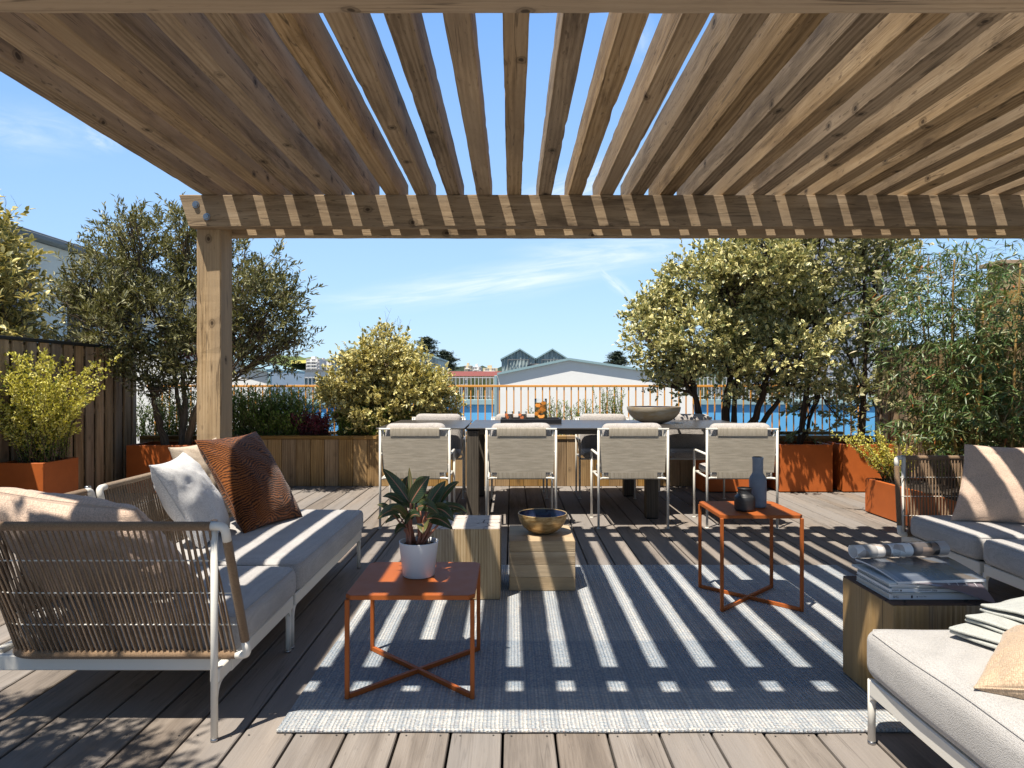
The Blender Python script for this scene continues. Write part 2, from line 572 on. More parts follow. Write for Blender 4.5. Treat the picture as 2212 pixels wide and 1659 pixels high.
def rug_mat():
    m, g = newmat('woven_rug')
    co = g.attr('gco').outputs['Vector']
    sp = g.n('SeparateXYZ', {0: co})
    bands = g.noise(g.n('CombineXYZ', {0: 0.0, 1: g.math('MULTIPLY', sp.outputs[1], 3.3), 2: 1.7}).outputs[0], 1.0, 5.0, .75)
    stripes = g.noise(g.vmul(co, (48, .7, 1)), 1.0, 4.0, .7)
    rows = g.noise(g.vmul(co, (3, 150, 1)), 1.0, 3.0, .6)
    vo = g.n('TexVoronoi', {'Vector': g.vmul(co, (105, 230, 1)), 'Scale': 1.0, 'Randomness': .7})
    yr = g.n('SeparateColor', {0: vo.outputs['Color']})
    # the coarser, darker band across the rug's near third
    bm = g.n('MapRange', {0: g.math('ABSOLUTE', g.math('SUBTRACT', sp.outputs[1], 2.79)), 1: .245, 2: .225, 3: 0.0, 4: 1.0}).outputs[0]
    c = g.ramp(yr.outputs[0], [(0.0, (.46, .53, .57)), (.3, (.76, .71, .64)), (.6, (.88, .82, .71)), (.88, (.89, .81, .68)), (1.0, (.55, .40, .34))])
    c = g.mix(g.ramp(stripes, [(.36, .70), (.60, 0.0)]), c, (.25, .29, .34))
    c = g.mix(g.ramp(rows, [(.40, .45), (.60, 0.0)]), c, (.27, .30, .34))
    c = g.mix(g.ramp(bands, [(.42, .22), (.6, 0.0)]), c, (.26, .31, .37))
    rib = g.n('TexWave', {'Vector': co, 'Scale': 23.3, 'Distortion': 1.2, 'Detail': 2.0, 'Detail Scale': 6.0}, wave_type='BANDS', bands_direction='X').outputs['Fac']
    c = g.mix(g.ramp(rib, [(.15, .50), (.5, 0.0)]), c, (.30, .35, .40))
    gap = g.ramp(vo.outputs['Distance'], [(.40, 0.0), (.75, 1.0)])
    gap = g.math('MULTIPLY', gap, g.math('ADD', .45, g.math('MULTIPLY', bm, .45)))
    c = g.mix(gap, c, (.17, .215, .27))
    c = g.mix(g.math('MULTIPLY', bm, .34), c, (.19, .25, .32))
    h = g.math('SUBTRACT', g.math('ADD', g.math('MULTIPLY', rib, .9), g.math('MULTIPLY', rows, .6)), vo.outputs['Distance'])
    p = g.principled(Base_Color=c, Roughness=.95, Normal=g.bump(h, .8, .006), Specular_IOR_Level=.1)
    g.out(p.outputs[0])
    return m


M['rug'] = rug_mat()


def brown_pillow_mat():
    m, g = newmat('striped_chenille')
    co = g.attr('gco').outputs['Vector']
    wob = g.noise(co, 5.0, 2.0)
    dist = g.vadd(co, g.n('CombineXYZ', {0: 0.0, 1: g.math('MULTIPLY', wob, .16), 2: 0.0}).outputs[0])
    w = g.n('TexWave', {'Vector': dist, 'Scale': 26.0, 'Distortion': 2.6, 'Detail': 4.0, 'Detail Scale': 3.0},
            wave_type='BANDS', bands_direction='Y').outputs['Fac']
    n = g.noise(g.vmul(co, (120, 200, 100)), 1.0, 2.0)
    patch = g.noise(co, 6.0, 3.0, .6)
    f = g.math('ADD', g.math('ADD', g.math('MULTIPLY', w, .30), g.math('MULTIPLY', n, .56)), g.math('MULTIPLY', patch, .33))
    c = g.ramp(f, [(.46, (.018, .007, .003)), (.56, (.10, .030, .008)), (.78, (.27, .088, .020))])
    p = g.principled(Base_Color=c, Roughness=.9, Normal=g.bump(f, .7, .006), Sheen_Weight=.2, Specular_IOR_Level=.15)
    g.out(p.outputs[0])
    return m


M['chenille'] = brown_pillow_mat()


def endgrain(name, base, darkc, crack):
    m, g = newmat(name)
    co = g.attr('gco').outputs['Vector']
    w = g.n('TexWave', {'Vector': co, 'Scale': 22.0, 'Distortion': 3.0, 'Detail': 2.0}, wave_type='RINGS',
            rings_direction='Z').outputs['Fac']
    n = g.noise(co, 28.0, 5.0, .65)
    c = g.mix(g.math('MULTIPLY', w, .35), base, darkc)
    c = g.mix(g.ramp(n, [(.35, .55), (.6, 0.0)]), c, darkc)
    vo = g.n('TexVoronoi', {'Vector': g.vadd(co, g.vmul(g.n('TexNoise', {'Vector': co, 'Scale': 9.0}).outputs['Color'], (.05, .05, 0))),
                            'Scale': 9.0}, feature='DISTANCE_TO_EDGE').outputs['Distance']
    msk = g.noise(co, 7.0, 2.0)
    cr = g.math('MULTIPLY', g.ramp(vo, [(.012, 1.0), (.035, 0.0)]), g.ramp(msk, [(.47, 0.0), (.55, 1.0)]))
    c = g.mix(cr, c, crack)
    p = g.principled(Base_Color=c, Roughness=.85, Normal=g.bump(g.math('SUBTRACT', n, cr), .8, .006))
    g.out(p.outputs[0])
    return m


M['end_pale'] = endgrain('pale_end_grain', (.62, .55, .48), (.40, .33, .28), (.035, .02, .015))
M['end_dark'] = endgrain('dark_end_grain', (.115, .066, .045), (.05, .028, .02), (.012, .008, .006))


def glaze(name, c1, c2, rough, sc=9.0, streaks=True, metal=0.0):
    m, g = newmat(name)
    co = g.n('TexCoord').outputs['Object']
    n = g.noise(g.vmul(co, (1, 1, 4)) if streaks else co, sc, 6.0, .68, .8)
    c = g.ramp(n, [(.38, c1), (.62, c2)])
    p = g.principled(Base_Color=c, Roughness=rough, Metallic=metal, Normal=g.bump(n, .15, .004))
    g.out(p.outputs[0])
    return m


M['gold_bowl'] = glaze('weathered_gold', (.30, .175, .06), (.58, .43, .22), .38, 16, metal=.35)
M['clay_bowl'] = glaze('weathered_clay', (.42, .31, .17), (.50, .45, .36), .35, 5)
M['navy_glaze'] = glaze('navy_glaze', (.006, .010, .035), (.03, .045, .10), .12, 7, False)
M['black_clay'] = glaze('black_clay', (.012, .012, .013), (.03, .03, .032), .5, 20)
M['blue_clay'] = glaze('blue_grey_clay', (.17, .21, .26), (.22, .265, .32), .7, 12, False)
M['pot'] = plain('white_ceramic', (.76, .76, .77), .45, noise_amt=.03)
M['table'] = wood('dark_table_top', (.030, .026, .023), (.05, .043, .038), (.082, .072, .064), stain=(.03, .025, .02),
                  stain_amt=.3, knot=0, rough=.34, bump=.15, grey=(.06, .055, .05), tone=.1)
M['table_leg'] = wood('dark_table_leg', (.045, .036, .026), (.078, .064, .048), (.125, .105, .08), stain=(.03, .025, .02),
                      stain_amt=.3, knot=0, rough=.6, bump=.3, tone=.1)
M['tray'] = plain('black_tray', (.012, .012, .015), .5, bump=.2, bscale=60)


def glass_mat(name, col=(1, 1, 1), rough=0.0, ior=1.45):
    m, g = newmat(name)
    t = g.n('BsdfTransparent', {'Color': (*col, 1)})
    gl = g.n('BsdfGlossy', {'Roughness': .03})
    f = g.n('Fresnel', {'IOR': 1.45}).outputs[0]
    g.out(g.n('MixShader', {0: f, 1: t.outputs[0], 2: gl.outputs[0]}).outputs[0])
    return m


M['glass'] = glass_mat('clear_glass', (.97, .98, .98), 0.0, 1.2)
M['liquid'] = plain('iced_drink', (.90, .66, .28), .25, noise_amt=.25, nscale=30)
M['liquid_pale'] = plain('pale_iced_drink', (.86, .74, .58), .25, noise_amt=.15, nscale=30)
M['slice'] = plain('orange_slice', (.74, .27, .04), .4, noise_amt=.3, nscale=60)
M['slice_red'] = plain('blood_orange_slice', (.58, .17, .06), .4, noise_amt=.3, nscale=60)
M['ice'] = plain('ice', (.85, .85, .82), .1, noise_amt=.05)

M['bark'] = wood('olive_bark', (.07, .05, .032), (.155, .115, .078), (.24, .19, .14), stain=(.04, .03, .02), stain_amt=.5,
                 knot=.3, rough=.9, bump=.8, fine=2)
M['bark_dark'] = wood('dark_bark', (.03, .02, .014), (.07, .046, .03), (.13, .09, .06), stain=(.02, .014, .01),
                      stain_amt=.5, knot=.3, rough=.9, bump=.8, fine=2)
M['cane'] = wood('bamboo_cane', (.28, .165, .055), (.44, .28, .10), (.55, .38, .17), stain=(.22, .13, .05), stain_amt=.35,
                 knot=0, rough=.45, bump=.1)
M['cane_twig'] = plain('bamboo_branchlet', (.24, .21, .07), .6)
M['twig'] = plain('thin_twig', (.11, .075, .045), .8)
M['olive'] = leafmat('olive_leaf', [(0, (.045, .048, .015)), (.35, (.12, .12, .04)), (.6, (.25, .235, .09)),
                                    (.8, (.40, .39, .22)), (1, (.62, .60, .40))], transl=.16, rough=.5, tcol=(.3, .28, .04), spec=.3)
M['varieg'] = leafmat('variegated_leaf', [(0, (.055, .085, .022)), (.4, (.13, .165, .055)), (.7, (.27, .29, .13)), (1, (.44, .43, .23))],
                      edge=(.84, .75, .34), edge_amt=1.0, transl=.20, rough=.4, tcol=(.45, .42, .10))
M['varieg_gold'] = leafmat('golden_variegated_leaf', [(0, (.09, .12, .035)), (.5, (.24, .25, .10)), (1, (.46, .43, .22))],
                           edge=(.86, .74, .30), edge_amt=1.0, transl=.26, rough=.4, tcol=(.55, .42, .03))
M['greyleaf'] = leafmat('grey_green_leaf', [(0, (.11, .125, .055)), (.5, (.26, .26, .13)), (1, (.44, .42, .24))],
                        edge=(.52, .46, .24), edge_amt=.3, transl=.25, rough=.5)
M['bamboo'] = leafmat('bamboo_leaf', [(0, (.035, .08, .02)), (.5, (.09, .16, .045)), (.8, (.21, .26, .11)), (.965, (.32, .32, .16)), (.992, (.45, .14, .03))],
                      transl=.14, rough=.38)
M['green'] = leafmat('small_green_leaf', [(0, (.06, .12, .015)), (.6, (.16, .25, .04)), (1, (.36, .42, .13))], transl=.32)
M['willow'] = leafmat('willow_leaf', [(0, (.085, .15, .025)), (.6, (.19, .28, .065)), (1, (.40, .45, .19))], transl=.32)
M['purple'] = leafmat('purple_leaf', [(0, (.05, .008, .018)), (.6, (.15, .02, .045)), (1, (.28, .06, .09))], transl=.28,
                      tcol=(.3, .01, .04))
M['redleaf'] = leafmat('red_leaf', [(0, (.05, .014, .012)), (1, (.17, .05, .04))], transl=.2, tcol=(.3, .03, .02))
M['yellow'] = leafmat('yellow_blossom', [(0, (.46, .43, .05)), (.6, (.74, .68, .13)), (1, (.86, .80, .34))], transl=.25,
                      tcol=(.7, .6, .03), rough=.55)
M['conifer'] = leafmat('conifer_needles', [(0, (.018, .035, .026)), (1, (.07, .10, .075))], transl=.05, rough=.6)
M['reed'] = leafmat('reed_blade', [(0, (.05, .075, .03)), (.6, (.12, .14, .06)), (1, (.26, .23, .13))], transl=.2)


def potleaf_mat():
    m, g = newmat('veined_houseplant_leaf')
    sp = g.n('SeparateXYZ', {0: g.attr('gco').outputs['Vector']})
    rn = g.attr('rnd').outputs['Fac']
    e = sp.outputs[1]
    vein = g.n('TexWave', {'Vector': g.n('CombineXYZ', {0: g.math('SUBTRACT', sp.outputs[0], g.math('MULTIPLY', e, .16)),
                                                        1: 0.0, 2: 0.0}).outputs[0], 'Scale': 4.2, 'Distortion': .4},
               bands_direction='X').outputs['Fac']
    c = g.ramp(rn, [(0, (.012, .030, .014)), (.6, (.028, .052, .020)), (1, (.10, .10, .035))])
    c = g.mix(g.ramp(vein, [(.86, 0.0), (.97, .32)]), c, (.20, .17, .07))
    c = g.mix(g.ramp(e, [(.03, 1.0), (.09, 0.0)]), c, (.42, .17, .11))
    c = g.mix(g.ramp(e, [(.92, 0.0), (1.0, .5)]), c, (.22, .22, .07))
    d = g.principled(Base_Color=c, Roughness=.3)
    t = g.n('BsdfTranslucent', {'Color': (.16, .24, .03, 1)})
    g.out(g.n('MixShader', {0: .12, 1: d.outputs[0], 2: t.outputs[0]}).outputs[0])
    return m


M['potleaf'] = potleaf_mat()
M['potstem'] = plain('pink_leaf_stem', (.30, .115, .07), .5, noise_amt=.3, nscale=20)

M['render_white'] = plain('white_render', (.92, .92, .90), .8, noise_amt=.05, nscale=2)
M['teal_trim'] = plain('teal_trim', (.30, .44, .48), .5)
M['blue_wall'] = plain('blue_wall', (.13, .44, .80), .6, noise_amt=.06, nscale=1.5)
M['ochre'] = plain('ochre_rail', (.82, .37, .07), .5, noise_amt=.05)
M['grey_bar'] = plain('pale_grey_bar', (.52, .53, .54), .5)
M['grey_wall'] = plain('pale_grey_wall', (.66, .63, .59), .8, nscale=1)
M['grey_roof'] = plain('grey_roof', (.16, .17, .18), .6, nscale=1)
M['window_dark'] = plain('dark_window', (.02, .025, .035), .1)
M['red_tile'] = plain('red_roof_tile', (.22, .06, .045), .8, noise_amt=.3, nscale=3)
M['cream_block'] = plain('cream_block', (.66, .56, .38), .8, nscale=.3)
M['white_block'] = plain('white_block', (.72, .70, .69), .8, nscale=.3)
M['pink_block'] = plain('pink_white_block', (.72, .64, .62), .8, nscale=.3)
M['block_shade'] = plain('block_window', (.22, .22, .24), .5, nscale=.5)
M['tank'] = plain('black_tank', (.02, .022, .025), .5)


def corrugated():
    m, g = newmat('corrugated_sheet')
    co = g.n('TexCoord').outputs['Object']
    n = g.noise(g.vmul(co, (2.5, 2.5, .35)), 1.0, 4.0, .6)
    c = g.ramp(n, [(.35, (.30, .38, .39)), (.65, (.52, .60, .60))])
    p = g.principled(Base_Color=c, Roughness=.55, Metallic=.25)
    g.out(p.outputs[0])
    return m


M['corr'] = corrugated()


def tower_glass():
    m, g = newmat('tower_glass')
    co = g.n('TexCoord').outputs['Object']
    v = g.n('TexVoronoi', {'Vector': g.vmul(co, (.35, .35, .3)), 'Scale': 1.0}, distance='CHEBYCHEV')
    c = g.mix(g.n('SeparateColor', {0: v.outputs['Color']}).outputs[0], (.16, .20, .27), (.34, .38, .46))
    p = g.principled(Base_Color=c, Roughness=.25)
    g.out(p.outputs[0])
    return m


M['tower'] = tower_glass()
M['mullion'] = plain('tower_frame', (.42, .44, .48), .5)


def land(name, cols, scale):
    m, g = newmat(name)
    co = g.n('TexCoord').outputs['Object']
    n = g.noise(co, scale, 6.0, .65)
    c = g.ramp(n, [(.3, cols[0]), (.5, cols[1]), (.7, cols[2])])
    p = g.principled(Base_Color=c, Roughness=.95, Specular_IOR_Level=.1)
    g.out(p.outputs[0])
    return m


M['ground'] = land('town_ground', ((.10, .10, .09), (.16, .155, .14), (.10, .13, .06)), .06)
M['hill'] = land('wooded_hill', ((.028, .045, .03), (.045, .065, .045), (.07, .09, .055)), .03)
M['fields'] = land('field_hill', ((.06, .085, .035), (.11, .14, .05), (.17, .19, .08)), .02)
M['rape'] = plain('yellow_field', (.40, .36, .06), .9, nscale=.05)


def page_mat(name, cols, sc):
    m, g = newmat(name)
    co = g.attr('gco').outputs['Vector']
    v = g.n('TexVoronoi', {'Vector': g.vmul(co, sc), 'Scale': 1.0, 'Randomness': .8}, distance='CHEBYCHEV')
    f = g.n('SeparateColor', {0: v.outputs['Color']}).outputs[0]
    c = g.ramp(f, [(i / len(cols), x) for i, x in enumerate(cols)], 'CONSTANT')
    c = g.mix(.25, c, g.mix(g.noise(co, 14.0, 3.0), (.03, .03, .04), (.35, .35, .38)))
    p = g.principled(Base_Color=c, Roughness=.25)
    g.out(p.outputs[0])
    return m


M['page_photo'] = page_mat('magazine_photo_page', [(.06, .075, .10), (.035, .045, .06), (.10, .12, .15), (.05, .06, .085), (.22, .23, .25), (.12, .09, .06)], (11, 6, 1))


def roll_mat():
    m, g = newmat('magazine_rolled_page')
    co = g.attr('gco').outputs['Vector']
    x = g.n('SeparateXYZ', {0: co}).outputs[0]
    c = g.ramp(x, [(0, (.70, .70, .69)), (.035, (.34, .33, .32)), (.085, (.62, .58, .54)), (.115, (.17, .15, .14)), (.14, (.80, .80, .79)),
                   (.215, (.82, .82, .81)), (.232, (.10, .09, .09)), (.30, (.03, .03, .03)), (.345, (.40, .38, .37))], 'CONSTANT')
    v = g.n('TexVoronoi', {'Vector': g.vmul(co, (26, 18, 1)), 'Scale': 1.0})
    f = g.n('SeparateColor', {0: v.outputs['Color']}).outputs[0]
    c = g.mix(g.ramp(f, [(.6, 0.0), (.62, .6), (.8, .6), (.82, 0.0)], 'CONSTANT'), c, (.28, .20, .15))
    txt = g.n('TexWave', {'Vector': co, 'Scale': 75.0, 'Distortion': 8.0, 'Detail Scale': 20.0}, bands_direction='X').outputs['Fac']
    tm = g.math('MULTIPLY', g.ramp(x, [(0, 0.0), (.145, 1.0), (.178, 0.0)], 'CONSTANT'), g.ramp(txt, [(.55, 0.0), (.7, .6)]))
    c = g.mix(tm, c, (.15, .15, .15))
    p = g.principled(Base_Color=c, Roughness=.3)
    g.out(p.outputs[0])
    return m


M['page_roll'] = roll_mat()
M['paper'] = plain('white_paper', (.74, .75, .76), .4, noise_amt=.04)
M['paper_grey'] = plain('grey_paper', (.52, .53, .50), .5, noise_amt=.08, nscale=30)
M['paper_blue'] = plain('pale_blue_paper', (.55, .64, .68), .4)
M['cover'] = plain('mauve_cover', (.16, .135, .155), .22, noise_amt=.15, nscale=12)
M['ink'] = plain('dark_ink', (.03, .03, .035), .6)
M['ink_white'] = plain('white_ink', (.85, .85, .86), .5)

# ------------------------------------------------------------------ ground and deck
b = MB()
xs = np.linspace(-1500, 1500, 7)
ys = np.linspace(-60, 3000, 7)
P = np.zeros((7, 7, 3))
P[..., 0], P[..., 1], P[..., 2] = xs[:, None], ys[None, :], -6.0
b.grid(P, smooth=False)
struct(b.build('ground', M['ground'], fix=True))

DX0, DX1, DY0, DY1 = -4.75, 4.95, -2.2, 7.70
b = MB()
b.box((DX0 - .5, DY0, -6.0), (DX1 + .5, 8.75, -0.045), .01)
struct(b.build('roof_slab', M['dark']))
b = MB()
SP = 0.1716
k0 = math.floor((DX0 - .1417) / SP)
rb = np.random.RandomState(3)
for k in range(k0, int((DX1 - .1417) / SP) + 1):
    x0 = .1417 + k * SP + .0045
    y = DY0 + rb.rand() * 2
    cuts = [DY0]
    while y < DY1 - .5:
        if y > 7.2 or y < 1.2:
            cuts.append(y)
        y += 3.2 + rb.rand() * 2.2
    cuts.append(DY1)
    for a, c in zip(cuts[:-1], cuts[1:]):
        b.box((x0, a + .0015, -.026 + rb.rand() * .0015), (x0 + SP - .009, c - .0015, rb.rand() * .0018), .0035, grain=1)
# countersunk screws, two per board on each joist
cs, sn = np.cos(np.arange(6) * math.pi / 3), np.sin(np.arange(6) * math.pi / 3)
for k in range(k0, int((DX1 - .1417) / SP) + 1):
    x0 = .1417 + k * SP
    for y in np.arange(DY0 + 2.35, DY1, .52):
        for dx in (.03, SP - .03):
            c_ = np.array([x0 + dx + (rb.rand() - .5) * .006, y + (rb.rand() - .5) * .012, .0026])
            v = np.stack([c_[0] + .0036 * cs, c_[1] + .0036 * sn, np.full(6, c_[2])], 1)
            b.add(v, [np.arange(6)[None]], None, .5, False, 1)
struct(b.build('deck', [M['deck'], M['screw']]))

# ------------------------------------------------------------------ pergola
perg = thing('pergola', 'weathered timber pergola of twin beams, close set rafters and a square post', 'pergola', (-1.95, 4.46, 0))


def rough_bar(bm, lo, hi, axis, seg=36, wob=.0028, ch=.012, skew0=0.0, seed=0):
    """hand-sawn bar: chamfered section whose arrises wander along the length"""
    rs = np.random.RandomState(seed)
    lo, hi = np.array(lo, float), np.array(hi, float)
    bx, cx = [i for i in range(3) if i != axis]
    hb, hc = (hi[bx] - lo[bx]) / 2, (hi[cx] - lo[cx]) / 2
    mb, mc = (hi[bx] + lo[bx]) / 2, (hi[cx] + lo[cx]) / 2
    sec = np.array([(-hb + ch, -hc), (hb - ch, -hc), (hb, -hc + ch), (hb, hc - ch), (hb - ch, hc), (-hb + ch, hc), (-hb, hc - ch), (-hb, -hc + ch)])
    s = np.linspace(0, 1, seg + 1)
    L = hi[axis] - lo[axis]
    P = np.zeros((seg + 1, 8, 3))
    for j in range(8):
        du = np.zeros(seg + 1)
        dv = np.zeros(seg + 1)
        for f_, a_ in ((.9, .8), (3.7, .7), (8.1, .6), (15.0, .5)):
            du += a_ * np.sin(s * L * f_ * (0.8 + .4 * rs.rand()) * 2 + rs.rand() * 6.3)
            dv += a_ * np.sin(s * L * f_ * (0.8 + .4 * rs.rand()) * 2 + rs.rand() * 6.3)
        nick = (rs.rand(seg + 1) > .93) * rs.rand(seg + 1) * 3.5
        P[:, j, bx] = mb + sec[j, 0] + (du * wob * .6 - np.sign(sec[j, 0]) * nick * wob)
        P[:, j, cx] = mc + sec[j, 1] + (dv * wob * .6 - np.sign(sec[j, 1]) * nick * wob)
        P[:, j, axis] = lo[axis] + s * L
    if skew0:
        P[0, :, axis] += (P[0, :, cx] - mc) * skew0
    gg = P[..., [axis, bx, cx]] + rs.rand(3) * 20
    r = rs.rand()
    bm.grid(P, closed_v=True, g=gg, rnd=r, smooth=False)
    n0 = bm.n - (seg + 1) * 8
    bm.f.append((np.array([list(range(8))]) + n0, False, 0))
    bm.f.append((np.array([list(range(8))[::-1]]) + n0 + seg * 8, False, 0))


ZB, ZT = 2.143, 2.342
RX0, RSP, RW, RH = -1.963, .1934, .087, .183
BX1 = 4.35
beams = []
for (y0, y1, z0, z1, x0, skew, sd) in ((4.30, 4.387, ZB, ZT, -2.066, -.31, 11), (4.577, 4.664, ZB, ZT, -2.066, -.31, 12),
                                       (1.665, 1.785, 2.236, ZT, -2.066, -.31, 13), (1.8965, 2.003, 2.236, ZT, -2.066, -.31, 14)):
    bm = MB()
    rough_bar(bm, (x0, y0, z0), (BX1, y1, z1), 0, seg=90, wob=.0016, ch=.004, skew0=skew, seed=sd)
    beams.append(bm.build('beam', M['pergola'], perg, fix=True))
for i in range(33):
    bm = MB()
    x = RX0 + i * RSP + (rb.rand() - .5) * .006
    rough_bar(bm, (x, 1.64 + rb.rand() * .012, ZT + .001), (x + RW + (rb.rand() - .5) * .006, 4.70 + rb.rand() * .01, ZT + RH + (rb.rand() - .5) * .008), 1, seg=44, wob=.0013, ch=.007, seed=100 + i)
    bm.build('rafter', M['pergola'], perg, fix=True)
for (x0, y0, y1, zt) in ((-2.028, 4.3885, 4.5755, ZT - .004), (3.95, 4.3885, 4.5755, ZT - .004), (3.95, 1.7865, 1.895, ZT - .004)):
    bm = MB()
    rough_bar(bm, (x0, y0, -.02), (x0 + .155, y1, zt), 2, seg=50, wob=.0016, ch=.005, seed=int(500 + x0 * 10 + y0))
    bm.build('post', M['pergola'], perg, fix=True)
for (px, py) in ((423, 441.6), (446.5, 468)):
    p = W(px, py, 4.30)
    bm = MB()
    a = np.arange(6) * math.pi / 3
    hexp = [(p[0] + .017 * math.cos(t), p[2] + .017 * math.sin(t)) for t in a]
    bm.prism([(h[0], h[1]) for h in hexp], 1, 4.286, 4.301)
    rr = [(.0215, 0), (.0215, .003), (.018, .004)]
    circ = [(p[0] + .0225 * math.cos(t), p[2] + .0225 * math.sin(t)) for t in np.arange(20) * math.pi / 10]
    bm.prism(circ, 1, 4.2965, 4.3005)
    bm.build('bolt', M['chrome'], beams[0], fix=True)

# ------------------------------------------------------------------ board fences either side


def side_fence(label, xin, y0, y1, ztop, sgn):
    t = thing('fence', label, 'fence', (xin, (y0 + y1) / 2, 0))
    bm = MB()
    y = y0
    while y < y1 - .02:
        bm.box((xin, y, .0), (xin + sgn * .022, min(y + .118, y1), ztop - .03), .003, grain=2)
        bm.box((xin + sgn * .045, y + .06, .0), (xin + sgn * .06, min(y + .2245, y1), ztop - .035), .003, grain=2)
        y += .165
    bm.build('slat_panel', M['fence'], t)
    bm = MB()
    for z in (.25, .85, ztop - .12):
        bm.box((xin + sgn * .0225, y0, z), (xin + sgn * .0445, y1, z + .06), .002, grain=1)
    bm.build('fence_rail', M['fence'], t)
    bm = MB()
    bm.box((xin - sgn * .012, y0, ztop - .029), (xin + sgn * .075, y1 + .01, ztop), .003)
    bm.build('cap', M['tank'], t)
    return t


side_fence('dark slatted wooden fence along the left side behind the olive planter', -4.19, 2.6, 7.62, 1.55, -1)
side_fence('dark slatted wooden fence along the right side behind the bamboo', 4.07, 2.6, 7.66, 1.55, 1)

# ------------------------------------------------------------------ long timber planter across the back
PY = 7.67
pl = thing('planter', 'long plank clad planter running along the far edge of the deck', 'planter', (0, 8.0, 0))
bm = MB()
x = -2.428 - .16 * 11
while x < 4.04:
    bm.box((x + .0025, PY, .003), (min(x + .1575, 4.045), PY + .022, .527), .002, grain=2)
    x += .16
bm.build('cladding', M['clad'], pl)
bm = MB()
bm.box((-4.18, PY + .023, 0), (4.04, PY + .05, .52), .002)
bm.box((-4.18, 8.36, 0), (4.04, 8.40, .52), .002)
bm.box((-4.18, PY + .0505, 0), (-4.14, 8.3595, .52), .002)
bm.box((4.0, PY + .0505, 0), (4.04, 8.3595, .52), .002)
bm.build('inner_wall', M['dark'], pl)
bm = MB()
x = -4.185
while x < 4.0:
    x2 = min(x + 2.4, 4.045)
    bm.box((x + .001, PY - .012, .529), (x2 - .001, PY + .11, .568), .004, grain=0)
    bm.box((x + .001, 8.33, .529), (x2 - .001, 8.42, .568), .004, grain=0)
    x += 2.4
bm.build('cap', M['clad'], pl)
bm = MB()
P = np.zeros((80, 10, 3))
P[..., 0] = np.linspace(-4.15, 4.01, 80)[:, None]
P[..., 1] = np.linspace(PY + .05, 8.36, 10)[None]
P[..., 2] = .49 + .02 * np.random.RandomState(5).rand(80, 10)
bm.grid(P)
bm.build('soil', M['soil'], pl, fix=True)

# ------------------------------------------------------------------ ochre railing beyond the planter
rl = thing('railing', 'ochre orange metal railing with thin upright bars behind the long planter', 'railing', (0, 8.62, 0))
RY, RZ = 8.62, CAM_H - 4.5 / 1475 * 8.62
bm = MB()
bm.box((-4.6, RY - .02, RZ - .014), (4.45, RY + .02, RZ + .014), .003)
bm.build('top_rail', M['ochre'], rl)
bm = MB()
bm.box((-4.6, RY - .015, .10), (4.45, RY + .015, .125), .003)
bm.build('bottom_rail', M['ochre'], rl)
x = (1105 - 1106) * RY / 1475 + .0905 * .0
for k in range(-50, 50):
    xx = W(1110 + 15.5 * k, 0, RY)[0]
    if -4.55 < xx < 4.4:
        bm = MB()
        bm.box((xx - .0078, RY - .0065, .1255), (xx + .0078, RY + .0065, RZ - .0145), .0015)
        bm.build('bar', M['ochre'], rl)


# ------------------------------------------------------------------ orange planter boxes
def planter_box(label, x0, x1, y0, y1, z1, soil=.06):
    t = thing('planter', label, 'planter', ((x0 + x1) / 2, (y0 + y1) / 2, 0), 'rust orange planter boxes')
    w = .012
    z0 = .012
    bm = MB()
    bm.box((x0, y0, z0), (x1, y0 + w, z1), .0025)
    bm.box((x0, y1 - w, z0), (x1, y1, z1), .0025)
    bm.box((x0, y0 + w + .0003, z0), (x0 + w, y1 - w - .0003, z1), .0025)
    bm.box((x1 - w, y0 + w + .0003, z0), (x1, y1 - w - .0003, z1), .0025)
    # folded rim
    r = .035
    for lo, hi in (((x0 + w, y0 + w, z1 - .006), (x1 - w, y0 + r, z1 - .001)), ((x0 + w, y1 - r, z1 - .006), (x1 - w, y1 - w, z1 - .001)),
                   ((x0 + w, y0 + r + .0005, z1 - .006), (x0 + r, y1 - r - .0005, z1 - .001)), ((x1 - r, y0 + r + .0005, z1 - .006), (x1 - w, y1 - r - .0005, z1 - .001))):
        bm.box(lo, hi, .001)
    bm.build('box', M['corten'], t)
    bm = MB()
    n = 16
    P = np.zeros((n, n, 3))
    P[..., 0] = np.linspace(x0 + w, x1 - w, n)[:, None]
    P[..., 1] = np.linspace(y0 + w, y1 - w, n)[None]
    P[..., 2] = z1 - soil + .022 * np.random.RandomState(int(abs(x0) * 10)).rand(n, n)
    bm.grid(P)
    bm.build('soil', M['soil'], t, fix=True)
    bm = MB()
    bm.box((x0 + .03, y0 + .02, .0005), (x1 - .03, y1 - .02, .0115), .001)
    bm.build('base', M['dark'], t)
    return t


planter_box('rust orange planter at the left fence holding the yellow flowering shrub', -4.165, -3.79, 5.52, 5.97, .51)
planter_box('shaded rust orange planter in the far left corner holding the olive tree', -4.03, -3.0, 7.13, 7.64, .51)
planter_box('rust orange planter partly hidden by the rightmost near chair', 2.02, 2.66, 7.22, 7.64, .51)
planter_box('rust orange planter with leaf shadows on its front, right of the dining chairs', 2.832, 3.392, 7.22, 7.65, .51)
planter_box('rust orange planter in the far right corner beside the bamboo trough', 3.505, 4.04, 7.22, 7.65, .51)
planter_box('low rust orange trough behind the right sofa holding the bamboo', 3.17, 4.03, 4.55, 6.13, .308, .03)

